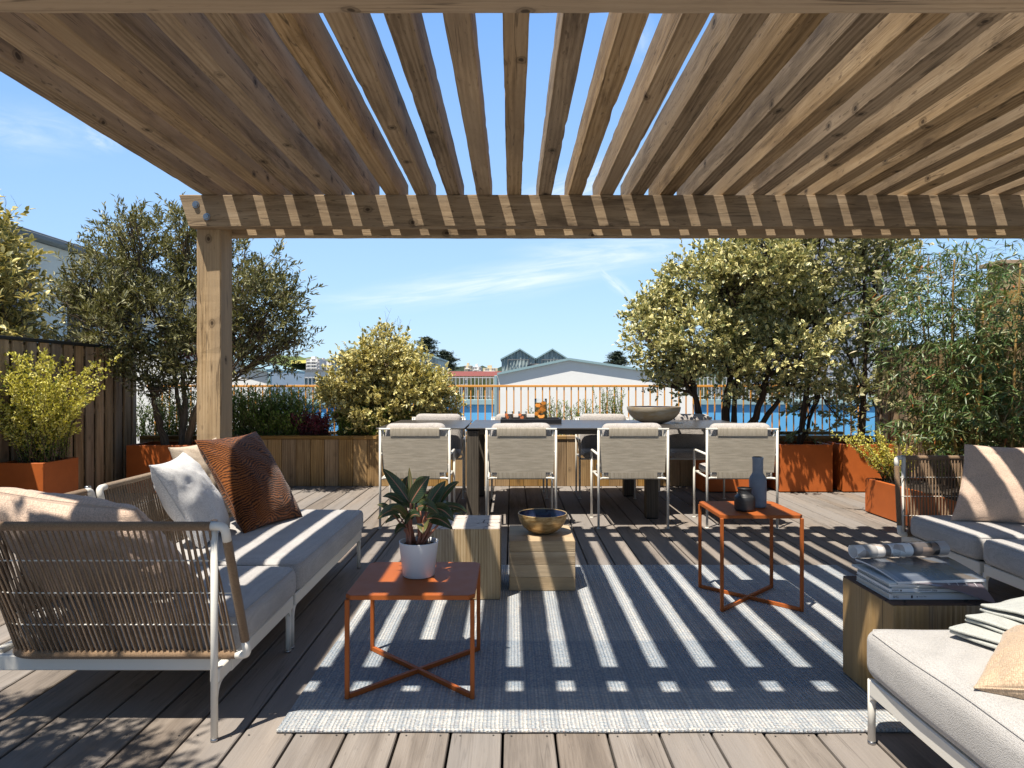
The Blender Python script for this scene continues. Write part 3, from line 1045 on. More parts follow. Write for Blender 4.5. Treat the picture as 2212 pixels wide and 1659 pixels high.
# ------------------------------------------------------------------ town beyond the railing
def gable_wall(label, pts, Y, depth, trim, zbot=-6.0, roof='grey_roof'):
    """white gabled hall: end wall outline (x, z) from left eave over the ridge to the right eave"""
    t = thing('hall', label, 'building', (pts[len(pts) // 2][0], Y, zbot))
    bm = MB()
    poly = [(pts[0][0], zbot)] + [tuple(p) for p in pts] + [(pts[-1][0], zbot)]
    bm.prism(poly, 1, Y, Y + depth)
    bm.build('wall', M['render_white'], t, fix=True)
    bm = MB()
    for a, c in zip(pts[:-1], pts[1:]):
        bm.prism([(a[0] - .0, a[1] + .003), (c[0], c[1] + .003), (c[0], c[1] + .085), (a[0], a[1] + .085)], 1, Y - .12, Y + depth + .1)
    bm.build('roof', M[trim], t, fix=True)
    return t


H = gable_wall('wide white gabled hall with teal roof edge behind the railing, centre of the view',
               [(-.52, 1.46), (2.0, 1.98), (4.2, 1.66), (6.4, 1.36)], 24.0, 14.0, 'teal_trim')
bm = MB()
bm.box((-.62, 23.92, -6), (-.525, 24.06, 1.45), .01)
bm.build('corner_trim', M['teal_trim'], H)
H2 = gable_wall('white hall behind the olive tree on the left',
                [(-15.0, 1.6), (-11.2, 2.5), (-7.15, 1.50)], 20.0, 3.5, 'teal_trim')
bm = MB()
bm.box((-7.145, 19.94, -6), (-7.05, 20.05, 1.49), .01)
bm.build('corner_trim', M['teal_trim'], H2)
gable_wall('far white hall with low curved roof left of the middle shrub',
           [(-20.0, 1.5), (-15.5, 1.86), (-12.0, 1.95), (-8.5, 1.8), (-6.0, 1.35)], 42.0, 12.0, 'grey_roof')

t = thing('wall', 'bright blue painted boundary wall behind the railing', 'wall', (0, 26.2, -6))
bm = MB()
bm.box((-16, 26.0, -6), (-.6, 26.3, .36), .01)
bm.box((6.5, 26.0, -6), (20, 26.3, .36), .01)
bm.build('wall_face', M['blue_wall'], t)
bm = MB()
bm.box((-16, 25.9, .363), (-.6, 26.36, .56), .01)
bm.box((6.5, 25.9, .363), (20, 26.36, .56), .01)
bm.build('coping', M['teal_trim'], t)
t = thing('bar_fence', 'pale grey upright bar fence standing on the blue wall', 'fence', (-8, 26.2, .56))
bm = MB()
rs = np.random.RandomState(21)
for (a, c) in ((-15.5, -.7), (6.6, 19.5)):
    for z in (.66, 1.38):
        bm.box((a, 26.18, z), (c, 26.22, z + .03), .004)
    x = a
    while x < c:
        bm.box((x, 26.12, .565), (x + .028, 26.16, 1.42), .004)
        if rs.rand() < .45:
            bm.box((x + .06, 26.25, .565), (x + .13, 26.28, 1.0 + .4 * rs.rand()), .004)
        x += .145
bm.build('bar_panel', M['grey_bar'], t)
t = thing('metal_shed', 'grey corrugated metal shed on the boundary wall behind the olive branches', 'shed', (-8.3, 27.5, -6))
bm = MB()
n = 70
P = np.zeros((n, 2, 3))
P[..., 0] = np.linspace(-9.2, -7.6, n)[:, None]
P[..., 1] = (26.6 + .03 * np.sin(np.arange(n) * 1.57))[:, None]
P[..., 2] = [-6, 1.35]
bm.grid(P, smooth=False)
bm.box((-9.2, 26.7, -6), (-7.6, 28, 1.33), .01)
bm.build('wall', M['corr'], t)
bm = MB()
bm.box((-9.3, 26.5, 1.352), (-7.5, 28.1, 1.42), .01)
bm.build('roof', M['grey_roof'], t)

# reed bed behind the bar fence (one mass)
bm = MB()
rs = np.random.RandomState(22)
n = 2600
px = np.where(rs.rand(n) < .7, rs.uniform(-15, -.7, n), rs.uniform(6.6, 19, n))
py = rs.uniform(26.7, 27.8, n)
hh = rs.uniform(.5, 1.0, n)
v = np.zeros((n, 4, 3))
v[:, 0] = np.stack([px - .02, py, np.full(n, .3)], 1)
v[:, 1] = np.stack([px + .02, py, np.full(n, .3)], 1)
v[:, 2] = np.stack([px + .015 + rs.randn(n) * .06, py, .45 + hh], 1)
v[:, 3] = v[:, 2] - np.array([.03, 0, 0])
bm.add(v, [np.arange(n * 4).reshape(n, 4)], None, rs.rand(n).repeat(4))
o = bm.build('reeds', M['reed'])
tag(o, 'reed bed growing behind the pale bar fence', 'reeds')
struct(o, 'stuff')


def gable_shed(label, px0, px1, pxa, pye, pya, Y, depth=8.0, zbot=-6.0):
    t = thing('shed', label, 'shed', (W(pxa, 0, Y)[0], Y, zbot), 'corrugated gabled sheds')
    x0, x1, xa = W(px0, 0, Y)[0], W(px1, 0, Y)[0], W(pxa, 0, Y)[0]
    ze, za = W(0, pye, Y)[2], W(0, pya, Y)[2]
    bm = MB()
    n = 61
    xx = np.linspace(x0, x1, n)
    top = np.where(xx < xa, ze + (za - ze) * (xx - x0) / (xa - x0), ze + (za - ze) * (x1 - xx) / (x1 - xa))
    P = np.zeros((n, 2, 3))
    P[..., 0] = xx[:, None]
    P[:, :, 1] = (Y + .06 * np.sin(np.arange(n) * math.pi / 3))[:, None]
    P[:, 0, 2] = zbot
    P[:, 1, 2] = top
    bm.grid(P, smooth=False)
    bm.prism([(x0, zbot), (x0, ze - .02), (xa, za - .02), (x1, ze - .02), (x1, zbot)], 1, Y + .10, Y + depth)
    bm.build('wall', M['corr'], t)
    bm = MB()
    for a, c in (((x0 - .1, ze - .05), (xa, za)), ((xa, za), (x1 + .1, ze - .05))):
        bm.prism([(a[0], a[1] + .01), (c[0], c[1] + .01), (c[0], c[1] + .14), (a[0], a[1] + .14)], 1, Y - .25, Y + depth + .2)
    bm.build('roof', M['teal_trim'], t, fix=True)
    bm = MB()
    w = (x1 - x0)
    bm.box((x0 + w * .18, Y - .24, zbot), (x0 + w * .20, Y - .20, ze - .05), .005)
    bm.box((x0 + w * .80, Y - .24, zbot), (x0 + w * .82, Y - .20, ze - .05), .005)
    bm.box((x0 + w * .18, Y - .24, ze - .0495), (x0 + w * .82, Y - .20, ze + .03), .005)
    bm.build('door_frame', M['grey_roof'], t)


gable_shed('corrugated gabled shed above the white hall roof, left of its twin', 1083.5, 1156, 1123, 777, 756, 60)
gable_shed('corrugated gabled shed above the white hall roof, right of its twin', 1157.5, 1226, 1193, 777, 756, 60)
gable_shed('corrugated gabled shed mostly hidden behind the left side of the middle shrub', 716, 800, 760, 777, 752, 58)
gable_shed('corrugated gabled shed behind the right side of the middle shrub, in front of the cedars', 826, 946, 884, 775, 754, 52)
t = thing('water_tank', 'black round water tank between the two corrugated sheds', 'tank', (W(1165, 0, 48)[0], 48, -6))
bm = MB()
c = (W(1165, 0, 48)[0], 48)
zt = W(0, 786, 48)[2]
bm.lathe([(0, -6), (.82, -6), (.82, zt - .3), (.85, zt - .28), (.85, zt - .2), (.82, zt - .18), (.85, zt - .15), (.85, zt - .08), (.8, zt), (0, zt + .02)], (c[0], c[1], 0), 28)
bm.build('tank_body', M['tank'], t)

# low red-tiled roofs and apartment blocks
t = thing('house', 'long low house with red tiled roof below the far apartment blocks', 'house', (W(1020, 0, 95)[0], 95, -6))
x0, x1 = W(940, 0, 95)[0], W(1082, 0, 95)[0]
bm = MB()
bm.box((x0, 95, -6), (x1, 103, W(0, 812, 95)[2]), .02)
bm.build('wall', M['cream_block'], t)
bm = MB()
ze, zr = W(0, 812.5, 95)[2], W(0, 801, 95)[2]
bm.prism([(94.4, ze), (99, zr), (103.6, ze)], 0, x0 - .3, x1 + .3)
bm.build('roof', M['red_tile'], t, fix=True)


def apartment(label, px0, px1, pyt, Y, mat, floors, bays, off):
    t = thing('apartment_block', label, 'building', (W((px0 + px1) / 2, 0, Y)[0], Y, -6), 'distant apartment blocks')
    x0, x1, zt = W(px0, 0, Y)[0], W(px1, 0, Y)[0], W(0, pyt, Y)[2]
    bm = MB()
    bm.box((x0, Y, -6), (x1, Y + 14, zt), .05)
    bm.box((x0 + (x1 - x0) * .3, Y + 3, zt + .02), (x0 + (x1 - x0) * .6, Y + 9, zt + 2.2), .05)
    bm.build('wall', M[mat], t)
    fh = 2.9
    bm = MB()
    bw = (x1 - x0) / bays
    for f in range(floors):
        for k in range(bays):
            if (k + off) % 3 != 2:
                bm.box((x0 + bw * (k + .14), Y - .20, zt - fh * (f + 1) + .9), (x0 + bw * (k + .86), Y - .005, zt - fh * (f + 1) + 2.5), .01)
    bm.build('window_grid', M['block_shade'], t)
    bm = MB()
    for f in range(floors):
        bm.box((x0 + bw * .5, Y - 1.1, zt - fh * (f + 1)), (x1 - bw * 1.2, Y - .07, zt - fh * (f + 1) + .75), .02)
    bm.build('balcony_band', M['render_white'], t)


apartment('white apartment tower below the left hill, tallest of the distant blocks', 661, 690, 775, 620, 'white_block', 9, 7, 0)
apartment('pinkish apartment slab beside the tallest distant block', 690.5, 700, 778, 640, 'pink_block', 8, 3, 1)
apartment('pale apartment block nearest the left edge of the middle shrub', 705, 732, 781, 600, 'white_block', 7, 6, 2)
apartment('yellow apartment block right of the cedars', 1003, 1019, 789.5, 560, 'cream_block', 5, 4, 1)
apartment('white apartment block between the yellow and the cream one', 1021, 1039, 792, 540, 'white_block', 5, 4, 0)
apartment('cream apartment block nearest the corrugated sheds', 1043, 1075, 795, 520, 'cream_block', 4, 7, 2)

# hills


def hill(name, Y, prof, mat, depth=500, rough=1.5, seed=0):
    rs = np.random.RandomState(seed)
    px = np.array([p[0] for p in prof], float)
    pz = np.array([W(0, p[1], Y)[2] for p in prof])
    n = 160
    xs_ = np.linspace(px[0], px[-1], n)
    top = np.interp(xs_, px, pz)
    top = np.convolve(np.pad(top, 3, 'edge'), np.ones(7) / 7, 'valid')
    X = (xs_ - 1106) * Y / 1475
    m = 14
    P = np.zeros((n, m, 3))
    for j in range(m):
        t_ = j / (m - 1)
        P[:, j, 0] = X * (1 + (t_ - .6) * .25 * 0)
        P[:, j, 1] = Y - depth * .55 * (1 - t_) if t_ < 1 else Y
        P[:, j, 2] = -6 + (top + 6) * math.sin(t_ * math.pi / 2) ** 1.3 + rs.randn(n) * rough * t_
    b = MB()
    b.grid(P, smooth=True)
    struct(b.build(name, M[mat], fix=True))


hill('hill', 1000, [(-300, 812), (150, 790), (420, 778), (560, 770), (650, 771), (725, 778), (780, 792), (850, 812)], 'fields', seed=1)
hill('hill', 1500, [(820, 806), (940, 794), (1000, 795), (1060, 796), (1160, 797), (1300, 800), (1500, 795), (1700, 790), (2000, 800), (2500, 812)], 'hill', rough=3.5, seed=2)
hill('hill', 1250, [(880, 812), (950, 797), (985, 794), (1020, 797), (1060, 803), (1120, 812)], 'hill', rough=3, seed=3)
b = MB()
P = np.zeros((30, 6, 3))
for i in range(30):
    for j in range(6):
        p = W(628 + i * 3.3, 784 - j * 1.3 + abs(i - 12) * .12, 760 + j * 30)
        P[i, j] = p
b.grid(P)
struct(b.build('field', M['rape'], fix=True))

# ------------------------------------------------------------------ building on the left, tower and timber hut on the right
BXL = -14.0
t = thing('house', 'pale grey flat roofed building with dark windows behind the left fence', 'building', (BXL - 4, 24, -6))
bm = MB()
zt = 5.35
bm.box((BXL - 8, 12, -6), (BXL, 31, zt), .02)
bm.build('wall', M['grey_wall'], t)
bm = MB()
bm.box((BXL - 8.3, 11.6, zt + .003), (BXL + .35, 31.3, zt + .14), .02)
bm.box((BXL - 8.0, 11.9, zt + .145), (BXL + .18, 31.1, zt + .24), .02)
bm.build('roof', M['grey_roof'], t)
for y0 in (16.2, 18.6, 21.4, 24.4, 27.6):
    bm = MB()
    bm.box((BXL + .004, y0, 2.2), (BXL + .03, y0 + 1.35, 4.35), .01)
    w = bm.build('window', M['window_dark'], t)
    bm = MB()
    bm.box((BXL + .004, y0 - .09, 2.1), (BXL + .06, y0 - .002, 4.45), .01)
    bm.box((BXL + .004, y0 + 1.352, 2.1), (BXL + .06, y0 + 1.44, 4.45), .01)
    bm.box((BXL + .004, y0 - .0015, 4.352), (BXL + .06, y0 + 1.3515, 4.45), .01)
    bm.box((BXL + .031, y0 + .66, 2.2), (BXL + .06, y0 + .71, 4.3515), .01)
    bm.build('frame', M['grey_bar'], w)

TY = 120
t = thing('tower', 'tall grey blue glass office tower behind the trees on the right', 'building', (W(1790, 0, TY)[0], TY, -6))
x0, x1 = W(1655, 0, TY)[0], W(1925, 0, TY)[0]
bm = MB()
bm.box((x0, TY, -6), (x1, TY + 22, 31), .05)
bm.build('glass_facade', M['tower'], t)
bm = MB()
n = 22
for k in range(n + 1):
    xx = x0 + (x1 - x0) * k / n
    bm.box((xx - .09, TY - .25, -6), (xx + .09, TY - .01, 31.2), .01)
for z in np.arange(-3, 31, 3.1):
    bm.box((x0 - .05, TY - .16, z), (x1 + .05, TY - .012, z + .45), .01)
bm.build('mullion_grid', M['mullion'], t)

t = thing('hut', 'brown timber clad rooftop hut above the right fence at the frame edge', 'building', (6.6, 8.8, 0))
bm = MB()
for k in range(16):
    z = .2 + k * .147
    bm.box((5.78, 8.0, z), (8.2, 8.30, z + .142), .004, grain=0)
for k in range(14):
    z = .2 + k * .147
    bm.box((5.60, 8.04, z), (5.779, 8.26, z + .142), .004, grain=0)
bm.build('wall', M['clad'], t)
bm = MB()
bm.box((5.70, 7.96, 2.555), (8.3, 8.34, 2.60), .004)
bm.build('roof', M['fence'], t)

# ------------------------------------------------------------------ foliage helpers
def leaves_simple(bm, P, D, N, L, Wd, rnd, fold=.12, mat=0):
    """four-corner folded leaves"""
    n = len(P)
    D = unit(D)
    S = unit(np.cross(D, N))
    N2 = np.cross(S, D)
    L = np.broadcast_to(L, (n,))[:, None]
    Wd = np.broadcast_to(Wd, (n,))[:, None]
    v = np.zeros((n, 4, 3))
    mid = P + D * L * .45
    v[:, 0] = P
    v[:, 1] = mid + S * Wd * .5 + N2 * Wd * fold * 2
    v[:, 2] = P + D * L - N2 * L * .06
    v[:, 3] = mid - S * Wd * .5 + N2 * Wd * fold * 2
    i = np.arange(n)[:, None] * 4
    f = np.concatenate([i + [0, 2, 1], i + [0, 3, 2]])
    gg = np.zeros((n, 4, 3))
    gg[:, 2, 0] = 1
    gg[:, (1, 3), 1] = 1
    gg[..., 2] = np.random.RandomState(n).rand(n)[:, None]
    bm.add(v, [f], gg, np.repeat(rnd, 4), False, mat)


def leaves_full(bm, P, D, N, L, Wd, rnd, fold=.14, droop=.15, mat=0):
    """leaf with midrib, two flanks and a curved tip"""
    n = len(P)
    D = unit(D)
    S = unit(np.cross(D, N))
    N2 = np.cross(S, D)
    L = np.broadcast_to(L, (n,))[:, None]
    Wd = np.broadcast_to(Wd, (n,))[:, None]
    v = np.zeros((n, 8, 3))
    g_ = np.zeros((n, 8, 3))

    def at(t):
        return P + D * L * t - N2 * L * droop * t * t
    v[:, 0] = P
    v[:, 7] = at(1.0)
    g_[:, 7, 0] = 1
    g_[:, 7, 1] = .9
    for k, (t, w) in enumerate(((.32, .92), (.68, .80))):
        c = at(t)
        v[:, 1 + 3 * k] = c + S * Wd * .5 * w + N2 * Wd * fold
        v[:, 2 + 3 * k] = c
        v[:, 3 + 3 * k] = c - S * Wd * .5 * w + N2 * Wd * fold
        g_[:, 1 + 3 * k:4 + 3 * k, 0] = t
        g_[:, 1 + 3 * k, 1] = g_[:, 3 + 3 * k, 1] = 1
    g_[..., 2] = np.random.RandomState(n + 1).rand(n)[:, None]
    i = np.arange(n)[:, None] * 8
    f3 = np.concatenate([i + [0, 2, 1], i + [0, 3, 2], i + [4, 5, 7], i + [5, 6, 7]])
    f4 = np.concatenate([i + [1, 2, 5, 4], i + [2, 3, 6, 5]])
    bm.add(v, [f3, f4], g_, np.repeat(rnd, 8), True, mat)


def sprig_leaves(bm, rs, B, D, K, slen, L, Wd, mode='full', up=.35, spread=.9, mat=0, lvar=.35, pal=(0, 1), droop=.15):
    """K leaves along each sprig that starts at B and heads along D"""
    n = len(B)
    D = unit(D)
    s = (np.arange(K) + .5) / K
    slen = np.broadcast_to(slen, (n,))
    P = B[:, None] + D[:, None] * (slen[:, None] * s)[..., None]
    rad = rs.randn(n, K, 3)
    rad -= D[:, None] * (rad * D[:, None]).sum(-1, keepdims=True)
    rad = unit(rad)
    LD = unit(D[:, None] * (.45 + .5 * s)[None, :, None] + rad * spread + np.array([0, 0, up]) + rs.randn(n, K, 3) * .15)
    N = unit(rs.randn(n, K, 3) * .55 + np.array([0, 0, 1.0]) + D[:, None] * .4)
    l = L * (1 - lvar / 2 + lvar * rs.rand(n * K))
    w = Wd * (1 - lvar / 2 + lvar * rs.rand(n * K))
    base = rs.rand(n)[:, None] * .45 + rs.rand(n, K) * .55
    rnd = pal[0] + (pal[1] - pal[0]) * base.ravel()
    fn = leaves_full if mode == 'full' else leaves_simple
    kw = dict(mat=mat)
    if mode == 'full':
        kw['droop'] = droop
    fn(bm, P.reshape(-1, 3), LD.reshape(-1, 3), N.reshape(-1, 3), l, w, rnd, **kw)


def curve_pts(a, c, bend, n, rs, jit=.0):
    a, c = np.asarray(a, float), np.asarray(c, float)
    m = (a + c) / 2 + bend
    t = np.linspace(0, 1, n)[:, None]
    P = (1 - t) ** 2 * a + 2 * t * (1 - t) * m + t * t * c
    if jit:
        P[1:-1] += rs.randn(n - 2, 3) * jit
    return P


def lobes_from_px(spec, Y, dy=.35, rs=None):
    out = []
    for (px, py, r) in spec:
        y = Y + (rs.rand() - .5) * 2 * dy if rs is not None else Y
        p = W(px, py, y)
        out.append((p, r * Y / 1475))
    return out


def tree(name, label, cat, base, trunks, lobes, nsprig, K, leaf, mats, group=None, seed=1, slen=.16, flat=.8, gap=.0, nbr=26,
         mode='full', trunk_r=.03, up=.35, shell=.45, twig=True, pal=(0, 1), droop=.15, bare=0):
    """multi-stemmed tree: stems > limbs into each lobe > branches to the sprigs that carry the leaves"""
    rs = np.random.RandomState(seed)
    t = thing(name, label, cat, tuple(base), group)
    wood_ = MB()
    tops = []
    for (off, top, r) in trunks:
        a = np.array(base) + np.array([off[0], off[1], 0])
        c = np.asarray(top, float)
        P = curve_pts(a, c, np.array([(off[0]) * .6, 0, -.05]) + rs.randn(3) * .05, 10, rs, .008)
        wood_.tube(P, np.linspace(r, r * .55, 10) * (1 + .08 * rs.randn(10)), 8)
        tops.append((P, r * .55))
    vol = np.array([l[1] ** 2.2 for l in lobes])
    cnt = np.maximum(6, (nsprig * vol / vol.sum()).astype(int))
    B_, D_ = [], []
    for (c, r), n in zip(lobes, cnt):
        best = min(tops, key=lambda q: np.linalg.norm(q[0][-1] - c) + .3 * abs(q[0][-1][2] - c[2]))
        P0 = best[0]
        k = rs.randint(6, 10)
        limb = curve_pts(P0[k], c + rs.randn(3) * r * .15, np.array([0, 0, -.12 * r]) + rs.randn(3) * r * .12, 9, rs, r * .02)
        wood_.tube(limb, np.linspace(best[1] * .75, .006, 9), 6, caps=False)
        u = unit(rs.randn(n * 3, 3))
        rad = r * (shell + (1 - shell) * rs.rand(n * 3) ** .6) * (1 + .12 * rs.randn(n * 3))
        p = c + u * rad[:, None] * np.array([1, 1, flat])
        if gap:
            keep = np.array([mnoise.noise(Vector(q * 3.1)) > gap for q in p])
            p, u = p[keep], u[keep]
        p, u = p[:n], u[:n]
        B_.append(p)
        D_.append(unit(u * .75 + np.array([0, 0, .38]) + rs.randn(len(p), 3) * .35))
        for q in p[:nbr]:
            j = rs.randint(3, 9)
            br = curve_pts(limb[j], q, rs.randn(3) * r * .12, 6, rs, r * .02)
            wood_.tube(br, np.linspace(.0065, .0022, 6), 4, caps=False)
    B_, D_ = np.concatenate(B_), np.concatenate(D_)
    cr = MB()
    sprig_leaves(cr, rs, B_, D_, K, slen * (.7 + .6 * rs.rand(len(B_))), leaf[0], leaf[1], mode, up=up, pal=pal, droop=droop)
    cr.build('crown', mats[0], t)
    if twig:
        for q, d in zip(B_[::2], D_[::2]):
            wood_.tube(np.array([q - d * .05, q + d * slen * .5, q + d * slen]), (.0026, .002, .001), 3, caps=False)
    if bare:
        # leafless twigs poking out of the top
        tops_ = sorted(range(len(B_)), key=lambda i: -B_[i][2])[:bare * 5:5]
        for i in tops_:
            q = B_[i]
            e = q + np.array([rs.randn() * .10, rs.randn() * .06, rs.uniform(.16, .34)])
            Q = curve_pts(q, e, rs.randn(3) * .03, 7, rs, .004)
            wood_.tube(Q, np.linspace(.0022, .0009, 7), 3, caps=False)
            for _ in range(2):
                k = rs.randint(2, 6)
                wood_.tube(curve_pts(Q[k], Q[k] + np.array([rs.randn() * .06, rs.randn() * .04, rs.uniform(.04, .12)]), rs.randn(3) * .01, 4, rs), (.0014, .0012, .001, .0008), 3, caps=False)
    wood_.build('trunk', mats[1], t)
    return t


# ------------------------------------------------------------------ olive tree, far left
rs0 = np.random.RandomState(31)
OL = lobes_from_px([(250, 600, 84), (300, 530, 80), (385, 520, 78), (470, 590, 92), (560, 650, 78), (600, 700, 60), (575, 760, 62), (500, 790, 48),
                    (240, 710, 92), (370, 680, 115), (195, 640, 70), (470, 710, 92), (310, 790, 75), (410, 490, 48), (270, 480, 36), (180, 700, 58),
                    (420, 780, 70), (540, 580, 60), (350, 840, 40), (150, 660, 40), (635, 735, 36), (620, 640, 40), (160, 740, 36)], 7.3, .32, rs0)
tree('olive_tree', 'multi stemmed olive tree with small grey green leaves in the far left planter', 'tree', (-3.62, 7.36, .45),
     [((-.10, .0), W(330, 840, 7.3), .045), ((.02, .05), W(395, 800, 7.38), .042), ((.10, -.03), W(440, 830, 7.28), .045),
      ((.05, .08), W(360, 720, 7.45), .03)],
     OL, 3050, 9, (.068, .0195), (M['olive'], M['bark']), seed=32, slen=.17, flat=.85, mode='simple', gap=-.10, nbr=30, up=.30, shell=.3)

# ------------------------------------------------------------------ golden shrub tree over the left fence
rs0 = np.random.RandomState(41)
GL = lobes_from_px([(15, 570, 92), (62, 655, 78), (-40, 520, 100), (15, 490, 50), (-70, 640, 110), (95, 700, 45), (-10, 700, 90)], 6.35, .25, rs0)
GL = [(c + np.array([-.25, 0, 0]), r) for c, r in GL]
tree('golden_shrub', 'tall yellow and green variegated shrub rising above the left fence', 'shrub', (-4.95, 6.4, -.04),
     [((0, 0), (-4.9, 6.4, 1.6), .04), ((.1, .1), (-4.7, 6.45, 1.5), .03), ((-.1, -.1), (-5.1, 6.3, 1.7), .03)],
     GL, 900, 8, (.075, .042), (M['varieg_gold'], M['bark_dark']), seed=42, slen=.2, gap=-.25, bare=18)

# ------------------------------------------------------------------ variegated shrub, middle
rs0 = np.random.RandomState(51)
ML = lobes_from_px([(836, 738, 32), (826, 775, 48), (785, 800, 50), (880, 800, 55), (745, 835, 48), (835, 835, 72), (905, 845, 62), (950, 870, 42),
                    (760, 875, 55), (880, 890, 55), (820, 890, 60), (945, 905, 34), (712, 860, 22), (930, 830, 30)], 8.0, .2, rs0)
tree('variegated_shrub', 'mound shaped yellow variegated shrub in the long planter behind the left chairs', 'shrub', (W(835, 0, 8)[0], 8.0, .48),
     [((0, 0), W(835, 830, 8.0), .022), ((-.15, 0), W(770, 850, 8.0), .018), ((.15, 0), W(900, 850, 8.0), .018), ((.05, .05), W(860, 800, 8.0), .015)],
     ML, 2400, 9, (.052, .030), (M['varieg_gold'], M['twig']), seed=52, slen=.13, gap=-.3, nbr=12, bare=16)

# ------------------------------------------------------------------ big variegated tree, right
rs0 = np.random.RandomState(61)
BL = lobes_from_px([(1430, 690, 68), (1400, 740, 50), (1480, 620, 60), (1545, 590, 72), (1570, 540, 50), (1635, 590, 85), (1600, 700, 110), (1700, 640, 85),
                    (1740, 700, 62), (1500, 740, 85), (1690, 770, 85), (1445, 780, 48), (1420, 820, 28), (1560, 800, 70), (1640, 830, 52), (1500, 830, 36), (1720, 830, 40),
                    (1660, 525, 48), (1590, 640, 70), (1400, 690, 40)], 7.42, .30, rs0)
tree('variegated_tree', 'broad many stemmed tree with cream and green leaves behind the right dining chairs', 'tree', (2.34, 7.43, .45),
     [((-.14, 0), W(1500, 830, 7.4), .05), ((-.02, .04), W(1580, 790, 7.45), .055), ((.10, 0), W(1660, 800, 7.4), .05), ((.16, .05), W(1720, 790, 7.45), .035),
      ((.03, -.04), W(1600, 700, 7.38), .035)],
     BL, 3300, 9, (.054, .032), (M['varieg'], M['bark_dark']), seed=62, slen=.15, gap=-.12, nbr=26)

# ------------------------------------------------------------------ two grey-green trees behind it
rs0 = np.random.RandomState(71)
AL = lobes_from_px([(1735, 585, 70), (1800, 545, 75), (1810, 690, 62), (1760, 760, 52), (1800, 830, 45), (1850, 620, 60), (1740, 880, 36), (1690, 540, 60), (1740, 470, 80),
                    (1800, 890, 30), (1720, 930, 26), (1770, 480, 60)], 7.55, .22, rs0)
tree('grey_leaved_tree', 'airy grey green tree with dark trunk in the planter with leaf shadows', 'tree', (3.13, 7.46, .45),
     [((0, 0), W(1768, 620, 7.5), .036), ((.01, .01), W(1790, 780, 7.5), .022)],
     AL, 560, 9, (.062, .036), (M['greyleaf'], M['bark_dark']), 'grey leaved trees', seed=72, slen=.2, gap=-.2, nbr=18, flat=.7)
BLb = lobes_from_px([(1890, 560, 62), (1915, 610, 50), (1870, 690, 55), (1900, 760, 48), (1870, 850, 50), (1850, 895, 34), (1910, 510, 60), (1850, 480, 70), (1925, 660, 36),
                     (1900, 905, 36), (1835, 760, 40)], 7.50, .2, rs0)
tree('grey_leaved_tree', 'airy grey green tree in the far right corner planter beside the bamboo', 'tree', (3.80, 7.45, .45),
     [((0, 0), W(1885, 640, 7.48), .036), ((.0, .02), W(1870, 800, 7.5), .02)],
     BLb, 520, 9, (.064, .036), (M['greyleaf'], M['bark_dark']), 'grey leaved trees', seed=73, slen=.2, gap=-.2, nbr=18, flat=.7)

# tree standing off to the left of the pergola; its leaves dapple the near deck and sofa
NL = [(np.array(c, float), r) for c, r in (((-2.35, 1.15, 2.5), .42), ((-2.7, 1.3, 2.2), .40), ((-2.15, 1.3, 2.05), .30), ((-2.5, .9, 2.9), .40), 
                                           ((-2.0, 1.1, 2.6), .28), ((-2.8, 1.0, 2.6), .35), ((-2.5, 1.3, 2.75), .3))]
tree('olive_tree', 'slender olive tree beside the left sofa whose shadow dapples the near deck', 'tree', (-2.75, 1.05, .0),
     [((0, 0), (-2.5, 1.15, 1.9), .04), ((.05, .05), (-2.35, 1.25, 2.1), .03), ((-.03, .03), (-2.7, 1.2, 2.1), .03)],
     NL, 640, 9, (.075, .022), (M['olive'], M['bark']), seed=82, slen=.17, mode='simple', gap=-.15, nbr=14)


